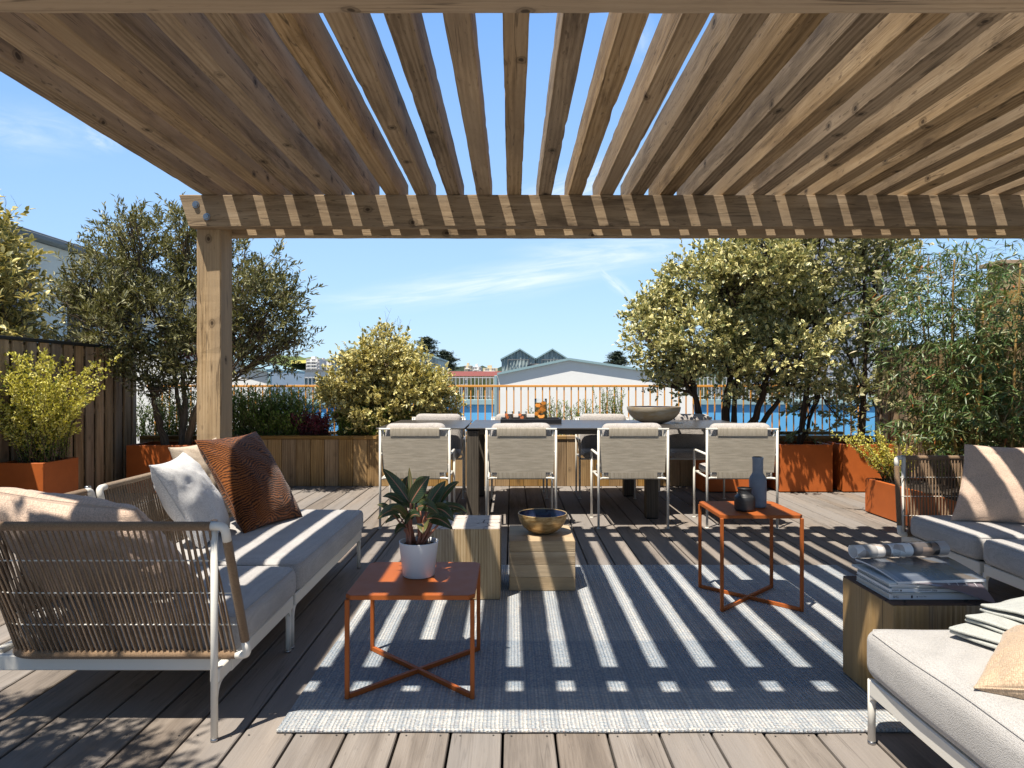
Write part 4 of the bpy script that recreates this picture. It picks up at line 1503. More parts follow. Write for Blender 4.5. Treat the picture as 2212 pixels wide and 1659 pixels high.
# ------------------------------------------------------------------ stem plants
def stem_plant(name, label, base, n, h, spread, leaf, mats, seed, K=26, start=.25, mode='simple', rad=.05, arch=.25, up=.3, group=None, spl=.8, pal=(0, 1),
               box=None, hvar=.4, second=None, lean=(0, 0)):
    rs = np.random.RandomState(seed)
    t = thing(name, label, 'shrub' if name != 'bamboo' else 'bamboo', tuple(base), group)
    st, fo = MB(), MB()
    Pa, Da, R2 = [], [], []
    for i in range(n):
        if box is None:
            a = rs.rand() * 6.283
            r0 = rad * math.sqrt(rs.rand())
            b0 = np.array(base) + np.array([r0 * math.cos(a), r0 * math.sin(a), 0])
        else:
            b0 = np.array(base) + np.array([rs.uniform(-box[0], box[0]), rs.uniform(-box[1], box[1]), 0])
            a = rs.rand() * 6.283
        hh = h * (1 - hvar + hvar * rs.rand())
        sp = spread * rs.rand() ** .7 * hh
        tip = b0 + np.array([sp * math.cos(a) + lean[0] * hh, sp * math.sin(a) * .7 + lean[1] * hh, hh])
        P = curve_pts(b0, tip, np.array([-math.cos(a) * sp * arch, -math.sin(a) * sp * arch * .7, hh * arch * .6]), 8, rs, .006)
        st.tube(P, np.linspace(.0035, .0012, 8), 4, caps=False)
        Q = resample(P, K + 4)
        k0 = int(start * K)
        for q, d in zip(Q[k0:-1], np.diff(Q, axis=0)[k0:]):
            Pa.append(q)
            Da.append(d)
            R2.append(rs.rand())
    Pa, Da = np.array(Pa), unit(np.array(Da))
    m = len(Pa)
    rr = rs.randn(m, 3)
    rr -= Da * (rr * Da).sum(1, keepdims=True)
    LD = unit(Da * .5 + unit(rr) * spl + np.array([0, 0, up]))
    N = unit(rs.randn(m, 3) * .6 + np.array([0, 0, 1.]))
    rnd = pal[0] + (pal[1] - pal[0]) * rs.rand(m)
    sel = np.zeros(m, bool)
    if second is not None:
        # second kind of leaf (blossom) takes the outer share of each stem
        along = np.tile(np.linspace(start, 1, K + 3 - int(start * K)), n)[:m]
        sel = (along > second[0]) & (rs.rand(m) < second[1])
    (leaves_full if mode == 'full' else leaves_simple)(fo, Pa[~sel], LD[~sel], N[~sel], leaf[0] * (.7 + .6 * rs.rand((~sel).sum())), leaf[1] * (.7 + .6 * rs.rand((~sel).sum())), rnd[~sel])
    fo.build('foliage', mats[0], t)
    if second is not None:
        bl = MB()
        for rep in range(second[3]):
            ns = sel.sum()
            leaves_simple(bl, Pa[sel] + rs.randn(ns, 3) * .011, unit(LD[sel] + rs.randn(ns, 3) * .5), unit(N[sel] + rs.randn(ns, 3)), second[2] * (.7 + .6 * rs.rand(ns)), second[2] * .62, rs.rand(ns), fold=.25)
        bl.build('blossom', M['yellow'], t)
    st.build('stem', mats[1], t)
    return t


stem_plant('flowering_shrub', 'yellow flowering shrub with arching stems in the left orange planter', (-3.93, 5.72, .46), 165, .98, .85, (.026, .013), (M['green'], M['twig']), 91,
           K=40, start=.12, rad=.17, second=(.44, .66, .028, 4), hvar=.70, arch=.30, lean=(-.12, -.05), box=(.13, .15))
stem_plant('flowering_shrub', 'small yellow flowering shrub at the far end of the right trough', (3.36, 5.98, .29), 48, .46, .85, (.026, .013), (M['green'], M['twig']), 92,
           K=26, start=.15, rad=.10, second=(.40, .8, .022, 3), hvar=.6, lean=(-.25, 0))
stem_plant('flowering_shrub', 'darker yellow flowering shrub against the right fence behind the bamboo', (3.72, 5.85, .29), 46, .78, .45, (.026, .013), (M['green'], M['twig']), 93,
           K=28, start=.15, rad=.12, second=(.45, .5, .020, 2), hvar=.6)
# greenery in the long planter
stem_plant('willow_leaved_plant', 'tall willow leaved plant just right of the pergola post in the long planter', (W(545, 0, 7.95)[0], 7.95, .49), 130, .66, .7, (.06, .014), (M['willow'], M['twig']), 101,
           K=26, start=.1, box=(.22, .12), spl=.75)
stem_plant('willow_leaved_plant', 'willow leaved plant between the post and the purple maple', (W(625, 0, 8.1)[0], 8.1, .49), 120, .64, .7, (.055, .014), (M['willow'], M['twig']), 102,
           K=26, start=.1, box=(.25, .12), spl=.75)
stem_plant('willow_leaved_plant', 'willow leaved plant beneath the olive tree left of the post', (W(400, 0, 8.0)[0], 8.0, .49), 130, .58, .6, (.055, .014), (M['willow'], M['twig']), 103,
           K=24, start=.1, box=(.55, .12), spl=.75)
stem_plant('leafy_shrub', 'low bright green shrub in the planter right of the post', (W(600, 0, 7.85)[0], 7.85, .49), 150, .38, .8, (.040, .018), (M['green'], M['twig']), 104,
           K=22, start=.1, box=(.22, .08))
stem_plant('leafy_shrub', 'low green shrub with small white flowers in front of the variegated mound', (W(800, 0, 7.85)[0], 7.85, .49), 230, .42, .6, (.040, .017), (M['green'], M['twig']), 105,
           K=24, start=.08, box=(.36, .08))
stem_plant('purple_maple', 'low dark purple maple spreading over the planter edge', (W(680, 0, 7.83)[0], 7.83, .49), 130, .34, .95, (.034, .016), (M['purple'], M['twig']), 106,
           K=22, start=.15, box=(.16, .06), spl=.9)
for i, (px, w_, h_, n_, lab) in enumerate(((1165, .10, .42, 18, 'sparse leafy sprigs behind the drinks tray'), (1245, .14, .48, 30, 'leafy sprigs between the drinks tray and the tall sprig'),
                                           (1322, .14, .66, 34, 'tallest green leafy sprig left of the clay bowl'), (1385, .12, .42, 22, 'leafy sprigs just behind the clay bowl'),
                                           (1200, .10, .52, 14, 'thin leafy sprigs right behind the drink jug'))):
    stem_plant('leafy_sprig', lab + ', in the long planter', (W(px, 0, 8.0)[0], 8.0, .49), n_, h_, .25, (.042, .012), (M['willow'], M['twig']), 110 + i, K=24, start=.1, box=(w_, .1), spl=.8,
               pal=(.2, 1))

# ------------------------------------------------------------------ bamboo


def bamboo(label, base, culms, nbr, seed):
    rs = np.random.RandomState(seed)
    t = thing('bamboo', label, 'bamboo', tuple(base), 'clumps of bamboo in the trough')
    fo, br = MB(), MB()
    B_, D_ = [], []
    for (b0, tip, r) in culms:
        P = resample(curve_pts(b0, tip, rs.randn(3) * .05, 12, rs), 60)
        rad = r * np.linspace(1, .5, 60)
        nodes = np.arange(4, 60, 6)
        rad[nodes] *= 1.16
        cu = MB()
        cu.tube(P, rad, 9)
        cu.build('culm', M['cane'], t)
        for _ in range(nbr):
            k = rs.randint(9, 59)
            a = rs.rand() * 6.283
            ln = rs.uniform(.25, .62)
            d = np.array([math.cos(a), math.sin(a) * .8, rs.uniform(.15, .9)])
            Q = curve_pts(P[k], P[k] + unit(d) * ln + np.array([0, 0, -.12 * ln]), np.array([0, 0, .10 * ln]), 9, rs)
            br.tube(Q, np.linspace(.0018, .0007, 9), 3, caps=False)
            for j in range(2, 9):
                for _2 in range(rs.randint(2, 4)):
                    B_.append(Q[j])
                    D_.append(unit(Q[j] - Q[j - 1]) * .7 + rs.randn(3) * .6 + np.array([0, 0, -.42]))
    B_, D_ = np.array(B_), np.array(D_)
    n = len(B_)
    leaves_full(fo, B_, D_, unit(rs.randn(n, 3) * .6 + np.array([0, 0, 1.])), .058 + .038 * rs.rand(n), .0095 + .005 * rs.rand(n), rs.rand(n), droop=.22)
    fo.build('foliage', M['bamboo'], t)
    br.build('branchlet', M['cane_twig'], t)


def cul(px0, py0, px1, py1, Y, r=.014):
    a, c = W(px0, py0, Y), W(px1, py1, Y)
    k = (a[2] - .28) / (c[2] - a[2])
    return (a - (c - a) * k, c, r)


bamboo('bamboo with a leaning cane in the trough, leftmost of the clumps', (3.66, 5.9, .28), [cul(2022, 975, 1985, 640, 5.9, .015), cul(2018, 960, 2005, 560, 6.05, .009), cul(2000, 960, 1940, 640, 6.1, .008)], 62, 201)
bamboo('bamboo with thick upright canes in the middle of the trough', (3.82, 5.75, .28), [cul(2066, 975, 2058, 660, 5.8, .016), cul(2072, 975, 2062, 560, 5.65, .012), cul(2058, 960, 2030, 545, 5.95, .008)], 64, 202)
bamboo('bamboo with canes leaning right behind the sofa pillow', (3.9, 5.5, .28), [cul(2100, 975, 2152, 600, 5.6, .016), cul(2110, 970, 2125, 640, 5.5, .014), cul(2090, 960, 2110, 545, 5.7, .009)], 62, 203)
bamboo('bamboo at the right frame edge behind the sofa', (3.95, 5.05, .28), [cul(2190, 970, 2205, 570, 5.15, .012), cul(2230, 970, 2225, 600, 5.0, .012)], 62, 204)


# ------------------------------------------------------------------ cedars and a red tree far behind
def cedar(label, px, pyt, pyb, Y, wpx, seed, lean=0.0):
    rs = np.random.RandomState(seed)
    top, bot = W(px, pyt, Y), W(px, pyb, Y)
    t = thing('cedar_tree', label, 'tree', (top[0], Y, -6), 'distant cedars')
    tr, fo = MB(), MB()
    tr.tube(np.array([(top[0], Y, -6), (top[0] + lean * .5, Y, (top[2] + bot[2]) / 2), tuple(top)]), (.35, .2, .05), 6)
    n = 44
    Hh = top[2] - bot[2]
    w = wpx * Y / 1475
    for i in range(n):
        f = (i + .5) / n
        z = top[2] - Hh * f
        for q in range(2):
            a = rs.rand() * 6.283
            ln = w * (.12 + .88 * f ** .8) * (.55 + .55 * rs.rand())
            c0 = np.array([top[0], Y, z])
            tip = c0 + np.array([math.cos(a) * ln, math.sin(a) * ln, ln * .22 + rs.randn() * .1])
            P = curve_pts(c0, tip, np.array([0, 0, ln * .1]), 7, rs)
            tr.tube(P, np.linspace(.06, .02, 7), 3, caps=False)
            m = 34
            tt = rs.rand(m) ** .7
            B_ = c0 + (tip - c0) * tt[:, None] + rs.randn(m, 3) * np.array([.16, .16, .05]) * w * .45
            D_ = unit((tip - c0) * .5 + rs.randn(m, 3) * np.array([1, 1, .25]))
            leaves_simple(fo, B_, D_, unit(rs.randn(m, 3) * .3 + np.array([0, 0, 1.])), .16 * w, .05 * w, rs.rand(m))
    fo.build('crown', M['conifer'], t)
    tr.build('trunk', M['bark_dark'], t)


cedar('tall dark cedar behind the corrugated shed, taller of the pair', 921, 730, 800, 70, 48, 301)
cedar('lower dark cedar right of the taller one', 962, 760, 803, 68, 42, 302)
cedar('lone dark cedar top showing over the white hall roof on the right', 1333, 762, 800, 72, 38, 303)
RL = lobes_from_px([(420, 745, 30), (470, 740, 34), (520, 730, 28), (380, 755, 24)], 17, .4, np.random.RandomState(5))
tree('red_leaved_tree', 'dull red leaved tree beyond the railing behind the olive branches', 'tree', (W(450, 0, 17)[0], 17, -6), [((0, 0), W(450, 770, 17), .08)], RL, 160, 7, (.13, .08),
     (M['redleaf'], M['bark_dark']), seed=310, slen=.3, mode='simple', nbr=8)

# ------------------------------------------------------------------ soft shapes
def cube_grid(n, power=1.7):
    s = np.linspace(-1, 1, n + 1)
    s = np.sign(s) * (1 - (1 - np.abs(s)) ** power)
    A, B = np.meshgrid(s, s, indexing='ij')
    V, F = [], []
    for ax in range(3):
        for sg in (-1, 1):
            p = np.zeros((n + 1, n + 1, 3))
            p[..., ax] = sg
            p[..., (ax + 1) % 3] = A
            p[..., (ax + 2) % 3] = B
            base = len(V) * (n + 1) ** 2
            V.append(p.reshape(-1, 3))
            i, j = np.meshgrid(np.arange(n), np.arange(n), indexing='ij')
            i, j = i.ravel(), j.ravel()
            q = np.stack([i * (n + 1) + j, (i + 1) * (n + 1) + j, (i + 1) * (n + 1) + j + 1, i * (n + 1) + j + 1], 1)
            F.append((q if sg > 0 else q[:, ::-1]) + base)
    V, F = np.concatenate(V), np.concatenate(F)
    u, inv = np.unique(np.round(V, 6), axis=0, return_inverse=True)
    return u, inv.ravel()[F]


CG_V, CG_F = cube_grid(18)


def cushion_shape(lo, hi, r, puff=.012, seed=0, wob=.0045):
    lo, hi = np.array(lo, float), np.array(hi, float)
    c, h = (lo + hi) / 2, (hi - lo) / 2
    off = Vector((seed * 3.7, seed * 1.3, 0))

    def deform(p):
        q = p - c
        k = np.clip(1 - (q[:, 0] / h[0]) ** 2, 0, 1) * np.clip(1 - (q[:, 1] / h[1]) ** 2, 0, 1)
        k2 = np.clip(1 - (q[:, 2] / h[2]) ** 2, 0, 1)
        w = np.array([mnoise.noise(Vector(v * 4.0) + off) for v in q])
        out = p.copy()
        out[:, 2] += np.sign(q[:, 2]) * puff * np.sqrt(k) * (q[:, 2] > 0) + w * wob
        for a in (0, 1):
            o_ = 1 - a
            edge = np.abs(q[:, a]) / h[a]
            out[:, a] += np.sign(q[:, a]) * puff * .7 * k2 * (edge > .5) * np.clip(1 - (q[:, o_] / h[o_]) ** 4, 0, 1) + w * wob * .6
        return out
    p = CG_V * h
    inner = np.clip(p, -(h - r), h - r)
    d = p - inner
    ln = np.linalg.norm(d, axis=1, keepdims=True)
    v = c + inner + np.where(ln > 1e-9, d / np.maximum(ln, 1e-9) * r, 0)
    # seam round the top edge
    loop = []
    for (sx, sy, a0) in ((1, 1, 0), (-1, 1, 90), (-1, -1, 180), (1, -1, 270)):
        for t in np.linspace(a0, a0 + 90, 7):
            loop.append((c[0] + sx * (h[0] - r) + r * .74 * math.cos(R(t)), c[1] + sy * (h[1] - r) + r * .74 * math.sin(R(t)), c[2] + h[2] - r + r * .74))
    loop = resample(np.array(loop + loop[:1]), 120)[:-1]
    return deform(v), deform(loop)


def cushion(parent, name, lo, hi, r, m, puff=.012, seed=0, seam=True):
    v, loop = cushion_shape(lo, hi, r, puff, seed)
    b = MB()
    b.add(v, [CG_F], v, .5, True)
    o = b.build(name, m, parent, fix=True)
    if seam:
        b = MB()
        b.tube(loop, .0024, 6, closed=True)
        b.build('piping', m, o)
    return o


def pillow(name, label, A, B, C, D, th, mat, seed=0, wr=.010, pinch=.10, group=None, cat='pillow', n=40, sagdir=None, exp=.46):
    """scatter cushion hung on its four corners: A top left, B top right, C bottom right, D bottom left"""
    A, B, C, D = (np.array(p, float) for p in (A, B, C, D))
    ctr = (A + B + C + D) / 4
    t = thing(name, label, cat, tuple(np.array([ctr[0], ctr[1], min(A[2], B[2], C[2], D[2])])), group)
    s = np.linspace(-1, 1, n + 1)
    s = np.sin(s * math.pi / 2)
    U, V = np.meshgrid(s, s, indexing='ij')
    pu = U * (1 - pinch * (1 - V * V) * (np.abs(U) ** 2))
    pv = V * (1 - pinch * (1 - U * U) * (np.abs(V) ** 2))
    a, b_ = (pu + 1) / 2, (pv + 1) / 2
    mid = (A * ((1 - a) * (1 - b_))[..., None] + B * (a * (1 - b_))[..., None] + C * (a * b_)[..., None] + D * ((1 - a) * b_)[..., None])
    nrm = unit(np.cross(B - A, D - A))
    hgt = np.clip((1 - U ** 2) * (1 - V ** 2), 0, 1) ** exp
    size = np.linalg.norm(B - A)
    bm = MB()
    pts = []
    for sg in (1, -1):
        w = np.zeros_like(U)
        for i in range(n + 1):
            for j in range(n + 1):
                u_, v_ = U[i, j], V[i, j]
                cw = (u_ * u_ * v_ * v_) ** .5
                fold = mnoise.noise(Vector((u_ * 2.2 + seed * 5.1, v_ * 2.2, sg * 3.3)))
                crease = mnoise.noise(Vector(((u_ * np.sign(v_ + 1e-6) + v_) * 4.5 + seed, (u_ - v_) * 1.1, sg * 2.0 + seed * 2.7)))
                ridge = 1 - abs(mnoise.noise(Vector((u_ * 3.1 + seed * 1.7, v_ * 3.1, 7.7 + sg))))
                w[i, j] = fold * 1.0 + crease * (.3 + cw) * 1.1 - (ridge ** 6) * .8
        pts.append(mid + nrm * (sg * (th / 2 * hgt + wr * w * np.clip(hgt * 2.2, 0, 1)))[..., None])
    # stitch both faces into one closed skin
    idx = np.zeros((2, n + 1, n + 1), int)
    vs, gs = [], []
    for k in (0, 1):
        for i in range(n + 1):
            for j in range(n + 1):
                if k == 1 and (i in (0, n) or j in (0, n)):
                    idx[1, i, j] = idx[0, i, j]
                else:
                    idx[k, i, j] = len(vs)
                    vs.append(pts[k][i, j])
                    gs.append((U[i, j] * size / 2, V[i, j] * size / 2, k * .7))
    i, j = np.meshgrid(np.arange(n), np.arange(n), indexing='ij')
    i, j = i.ravel(), j.ravel()
    f0 = np.stack([idx[0][i, j], idx[0][i + 1, j], idx[0][i + 1, j + 1], idx[0][i, j + 1]], 1)
    f1 = np.stack([idx[1][i, j], idx[1][i, j + 1], idx[1][i + 1, j + 1], idx[1][i + 1, j]], 1)
    bm.add(np.array(vs), [np.concatenate([f0, f1])], np.array(gs), .5, True)
    o = bm.build('cover', mat, t, fix=True)
    ring = [mid[k, 0] for k in range(n)] + [mid[n, k] for k in range(n)] + [mid[n - k, n] for k in range(n)] + [mid[0, n - k] for k in range(n)]
    bm = MB()
    bm.tube(np.array(ring), .0028, 5, closed=True)
    bm.build('seam', mat, t)
    return t


# ------------------------------------------------------------------ rug
b = MB()
nx, ny = 120, 90
rs = np.random.RandomState(9)
P = np.zeros((nx, ny, 3))
gx, gy = np.linspace(0, 1, nx), np.linspace(0, 1, ny)
GX, GY = np.meshgrid(gx, gy, indexing='ij')
wl = np.array([mnoise.noise(Vector((0, y * 5, 1.0))) for y in gy]) * .006
wn = np.array([mnoise.noise(Vector((x * 9, 0, 4.0))) for x in gx]) * .005
P[..., 0] = -.775 + GX * 2.815 + (1 - GX) * wl[None]
P[..., 1] = 2.252 + GY * 2.04 + (1 - GY) * wn[:, None]
wv_ = np.array([[mnoise.noise(Vector((x * 7, y * 5, 2.))) for y in gy] for x in gx])
P[..., 2] = .013 + .0018 * wv_
b.grid(P, smooth=True, g=P)
rim = [P[:, 0], P[-1, :], P[::-1, -1], P[0, ::-1]]
edge = np.concatenate(rim)
low = edge.copy()
low[:, 2] = .003
E = np.stack([edge, low], 1)
b.grid(E, closed_u=True, g=np.concatenate([E], 0), smooth=False)
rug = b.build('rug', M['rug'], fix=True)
tag(rug, 'flat woven blue grey outdoor rug under the side tables', 'rug')
b = MB()
b.tube(P[:, 0] + np.array([0, -.004, -.004]), .0068, 6)
b.build('hem', M['rug'], rug)

# ------------------------------------------------------------------ lounge modules
ZT_S, ZB_S = .695, .245


def wrap_tube(bm, path, r):
    L = np.linalg.norm(np.diff(path, axis=0), axis=1).sum()
    n = max(6, int(L / .0033))
    P = resample(path, n)
    bm.tube(P, r * (1 + .075 * ((np.arange(n) % 2) * 2 - 1)), 10, rnd=.5)


def gusset(bm, x0, x1, y, sy, z, k=.055, up=.09):
    """curved web between a leg and the long rail"""
    pts = [(y, z), (y + sy * (k + .02), z)]
    for t in np.linspace(0, 1, 8):
        pts.append((y + sy * (k * (1 - t) ** 2.2), z - up * (t ** 2.2)))
    pts.append((y, z - up))
    bm.prism(pts, 0, x0, x1)


def lounge(name, label, xf, xbb, xbt, ya, yo, arm, rope, seatmat, group):
    """seat module: front at xf, back at xb, end (arm or plain) at ya, open end at yo"""
    s = 1 if xbb > xf else -1
    sy = 1 if yo > ya else -1
    t = thing(name, label, 'sofa', ((xf + xbb) / 2, (ya + yo) / 2, 0), group)
    yA = ya + sy * (.115 if arm else .02)                # where the seat begins
    fr = MB()
    x0, x1 = xf + s * .018, xbb + s * .09
    fr.box((x0, min(yA, yo), .182), (x0 + s * .03, max(yA, yo), .236), .004)
    fr.box((x1, min(yA, yo), .182), (x1 - s * .03, max(yA, yo), .236), .004)
    for y in (yA + sy * .015, yo - sy * .015):
        fr.box((x0 + s * .031, y - .014, .184), (x1 - s * .031, y + .014, .234), .003)
    fr.box((x0 + s * .031, min(yA, yo) + .03, .214), (x1 - s * .031, max(yA, yo) - .03, .219), .001)
    for (y, d) in ((ya + sy * .012, sy), (yo - sy * .02, -sy)):
        gusset(fr, x0 + s * .004, x0 + s * .026, y, d, .184)
    if arm:
        fr.box((x0, min(ya + sy * .012, yA), .186), (x0 + s * .03, max(ya + sy * .012, yA) - .0005, .232), .004)
    fr.build('frame', M['white_metal'], t, fix=True)
    lx = xf + s * .033
    spots = [(lx, ya + sy * .012, ZT_S + .006 if arm else .19), (lx, yo - sy * .02, .19), (xbb + s * .075, yA, .19), (xbt + s * .02, yo - sy * .016, ZT_S + .006)]
    for (x, y, z) in spots:
        b = MB()
        b.tube([(x, y, .012), (x, y, z)], .0115, 14)
        lg = b.build('leg', M['white_metal'], t)
        b = MB()
        b.tube([(x, y, .0), (x, y, .0118)], .0122, 14)
        b.build('foot', M['chrome'], lg)
        if z > .5:
            b = MB()
            b.tube([(x, y, z + .0003), (x, y, z + .011)], .0122, 14)
            b.build('cap', M['chrome'], lg)
    # rope panel rails
    yab = ya + sy * .10
    xft, xfb = xf - s * .005, xf - s * .040
    ye = yo - sy * .03
    rt = .0145
    if arm:
        top = fillet([(xft, ya, ZT_S), (xbt, ya, ZT_S), (xbt, ye, ZT_S)], .15, 14)
        bot = fillet([(xfb, yab, ZB_S), (xbb, yab, ZB_S), (xbb, ye, ZB_S)], .11, 14)
    else:
        top = np.array([(xbt, ya + sy * .02, ZT_S), (xbt, ye, ZT_S)])
        bot = np.array([(xbb, ya + sy * .02, ZB_S), (xbb, ye, ZB_S)])
    NP = 400
    T_, Bt_ = resample(top, NP), resample(bot, NP)
    Ltop = np.linalg.norm(np.diff(T_, axis=0), axis=1).sum()
    pos = lambda C, f: np.array([np.interp(f * (NP - 1), np.arange(NP), C[:, k]) for k in range(3)])
    m0 = int(NP * .045 / Ltop)
    b = MB()
    wrap_tube(b, T_[m0:NP - m0], rt)
    b.build('top_rail', rope, t)
    b = MB()
    wrap_tube(b, Bt_[m0:NP - m0], rt)
    b.build('bottom_rail', rope, t)
    for (e0, e1) in ((0, 0), (-1, -1)):
        pt, pb = T_[e0], Bt_[e1]
        it = T_[m0] if e0 == 0 else T_[NP - 1 - m0]
        ib = Bt_[m0] if e1 == 0 else Bt_[NP - 1 - m0]
        dn = unit(pb - pt)
        b = MB()
        b.tube(fillet([it, pt, pt + dn * .055], .042, 8), .0142, 12)
        b.build('elbow', M['white_metal'], t)
        b = MB()
        b.tube(fillet([ib, pb, pb - dn * .055], .042, 8), .0142, 12)
        b.build('elbow', M['white_metal'], t)
        b = MB()
        wrap_tube(b, np.array([pt + dn * .05, pb - dn * .05]), rt)
        b.build('end_post', rope, t)
    for f in (.26, .51, .76):
        b = MB()
        b.tube((1 - f) * T_[::6] + f * Bt_[::6], .0026, 6)
        b.build('rod', M['white_metal'], t)
    b = MB()
    rs = np.random.RandomState(int(abs(ya) * 100))
    N = int(Ltop / .0101)
    for i in range(2, N - 2):
        ft = (2 * (i // 2) + .75 + .5 * (i % 2)) / N
        fb = (i + (1.15 if i % 2 else -.15) + rs.randn() * .12) / N
        if not (.03 < ft < .985 and .02 < fb < .985):
            continue
        p, q = pos(T_, ft), pos(Bt_, fb)
        w = np.linspace(0, 1, 7)[:, None]
        Q = p * (1 - w) + q * w
        nr = unit(np.cross(q - p, pos(T_, min(1, ft + .01)) - pos(T_, max(0, ft - .01))))
        Q += nr * (.0045 if i % 2 else -.0045)
        Q[1:-1] += rs.randn(5, 3) * .0006
        b.tube(Q, .0036, 5, caps=False, rnd=rs.rand())
    b.build('rope_weave', rope, t)
    lo = (min(xf, xbb - s * .03), min(yA, yo) + .004, .238)
    hi = (max(xf, xbb - s * .03), max(yA, yo) - .004, .366)
    cushion(t, 'seat_cushion', lo, hi, .035, seatmat, .014, seed=int(abs(ya) * 7))
    return t


lounge('sofa', 'near end of the left sofa with a rope woven arm and back', -.925, -1.70, -1.80, 2.185, 2.945, True, M['rope'], M['seat'], 'rope woven sofas')
lounge('sofa', 'longer far section of the left sofa under the white and brown pillows', -.925, -1.70, -1.80, 2.955, 4.285, False, M['rope_light'], M['seat'], 'rope woven sofas')
lounge('sofa', 'far end of the right sofa with rope woven arm before the bamboo trough', 2.375, 3.10, 3.20, 4.21, 3.495, True, M['rope'], M['seat'], 'rope woven sofas')
lounge('sofa', 'near section of the right sofa beside the magazines, cut by the frame edge', 2.375, 3.10, 3.20, 3.485, 2.60, False, M['rope'], M['seat'], 'rope woven sofas')

# daybed at the right front
db = thing('daybed', 'pale grey upholstered daybed on white metal legs at the right front corner', 'daybed', (1.8, 1.6, 0))
fr = MB()
DBX0, DBX1, DBY0, DBY1 = 1.125, 2.45, .95, 2.195
fr.box((DBX0 + .012, DBY0, .158), (DBX0 + .04, DBY1 - .02, .212), .004)
fr.box((DBX1 - .04, DBY0, .158), (DBX1 - .012, DBY1 - .02, .212), .004)
fr.box((DBX0 + .041, DBY1 - .05, .16), (DBX1 - .041, DBY1 - .022, .21), .003)
fr.box((DBX0 + .041, DBY0, .16), (DBX1 - .041, DBY0 + .028, .21), .003)
gusset(fr, DBX0 + .014, DBX0 + .036, DBY1 - .012, -1, .16, .06, .07)
fr.build('frame', M['white_metal'], db, fix=True)
for (x, y) in ((DBX0 + .024, DBY1 - .014), (DBX0 + .024, DBY0 + .02), (DBX1 - .024, DBY1 - .014), (DBX1 - .024, DBY0 + .02)):
    b = MB()
    b.tube([(x, y, .012), (x, y, .205)], .0118, 14)
    lg = b.build('leg', M['white_metal'], db)
    b = MB()
    b.tube([(x, y, 0), (x, y, .0118)], .0124, 14)
    b.build('foot', M['chrome'], lg)
cushion(db, 'mattress', (DBX0, DBY0, .213), (DBX1, DBY1, .372), .042, M['daybed'], .012, seed=4)

# ------------------------------------------------------------------ pillows
pillow('pillow', 'large wrinkled beige pillow behind the rope arm of the left sofa', (-1.80, 2.30, .80), (-1.32, 2.40, .71), (-1.15, 2.56, .385), (-1.72, 2.52, .375), .25, M['beige'], 1, .014, .05, 'scatter pillows', exp=.40)
pillow('pillow', 'white pillow leaning against the back of the left sofa', (-1.62, 3.05, .785), (-1.685, 3.5, .80), (-1.50, 3.63, .385), (-1.455, 3.2, .375), .20, M['white_cloth'], 2, .010, .08, 'scatter pillows')
pillow('pillow', 'dark brown striped chenille pillow standing on the left sofa', (-1.69, 3.64, .85), (-1.545, 4.12, .862), (-1.22, 3.98, .375), (-1.375, 3.51, .375), .20, M['chenille'], 3, .008, .07, 'scatter pillows')
pillow('pillow', 'cream pillow tucked behind the dark brown one on the left sofa', (-1.80, 3.58, .815), (-1.76, 4.06, .83), (-1.60, 4.04, .40), (-1.66, 3.62, .40), .13, M['cream'], 4, .008, .08, 'scatter pillows')
pillow('pillow', 'pale beige pillow with striped shade on the right sofa', (2.62, 3.95, .80), (3.12, 3.82, .80), (3.05, 3.62, .38), (2.48, 3.86, .375), .17, M['beige'], 5, .009, .07, 'scatter pillows')
pillow('pillow', 'sand coloured pillow lying on the pale daybed', (1.45, 2.02, .405), (1.80, 1.75, .49), (1.48, 1.42, .48), (1.165, 1.72, .385), .17, M['sand'], 6, .011, .06, 'scatter pillows', exp=.42)


# folded throws on the daybed
def throw(label, c, rot, sx, sy, z, seed):
    t = thing('throw', label, 'blanket', (c[0], c[1], z), 'folded throws on the daybed')
    m = Matrix.Translation((c[0], c[1], z)) @ Matrix.Rotation(R(rot), 4, 'Z')
    for k in range(2):
        b = MB()
        z0, z1 = .010 * k + .0002 * k, .010 * k + .0100
        h = np.array([sx / 2 - .004 * k, sy / 2, (z1 - z0) / 2])
        p = CG_V * h
        inner = np.clip(p, -(h - .0048), h - .0048)
        d = p - inner
        ln = np.linalg.norm(d, axis=1, keepdims=True)
        v = inner + np.where(ln > 1e-9, d / np.maximum(ln, 1e-9) * .0048, 0)
        v[:, 2] += (z0 + z1) / 2
        for q in v:
            w = mnoise.noise(Vector((q[0] * 6 + seed, q[1] * 6, k)))
            q[2] += (w + .6) * .012 * (1 + k) * .6 + .0012
            q[0] += mnoise.noise(Vector((q[1] * 9, seed, k))) * .014
            q[1] += mnoise.noise(Vector((q[0] * 8, seed + 4.0, k))) * .012
        vw = np.array([m @ Vector(q) for q in v])
        b.add(vw, [CG_F], v, .5, True)
        b.build('fold', M['throw'], t, fix=True)


throw('grey white folded throw, lowest of the three on the daybed', (1.625, 1.985, .3835), -66, .42, .46, .383, 1)
throw('grey white folded throw, middle of the three on the daybed', (1.69, 2.01, .405), -66, .42, .46, .408, 2)
throw('grey white folded throw, topmost of the three on the daybed', (1.765, 2.04, .425), -68, .42, .46, .433, 3)


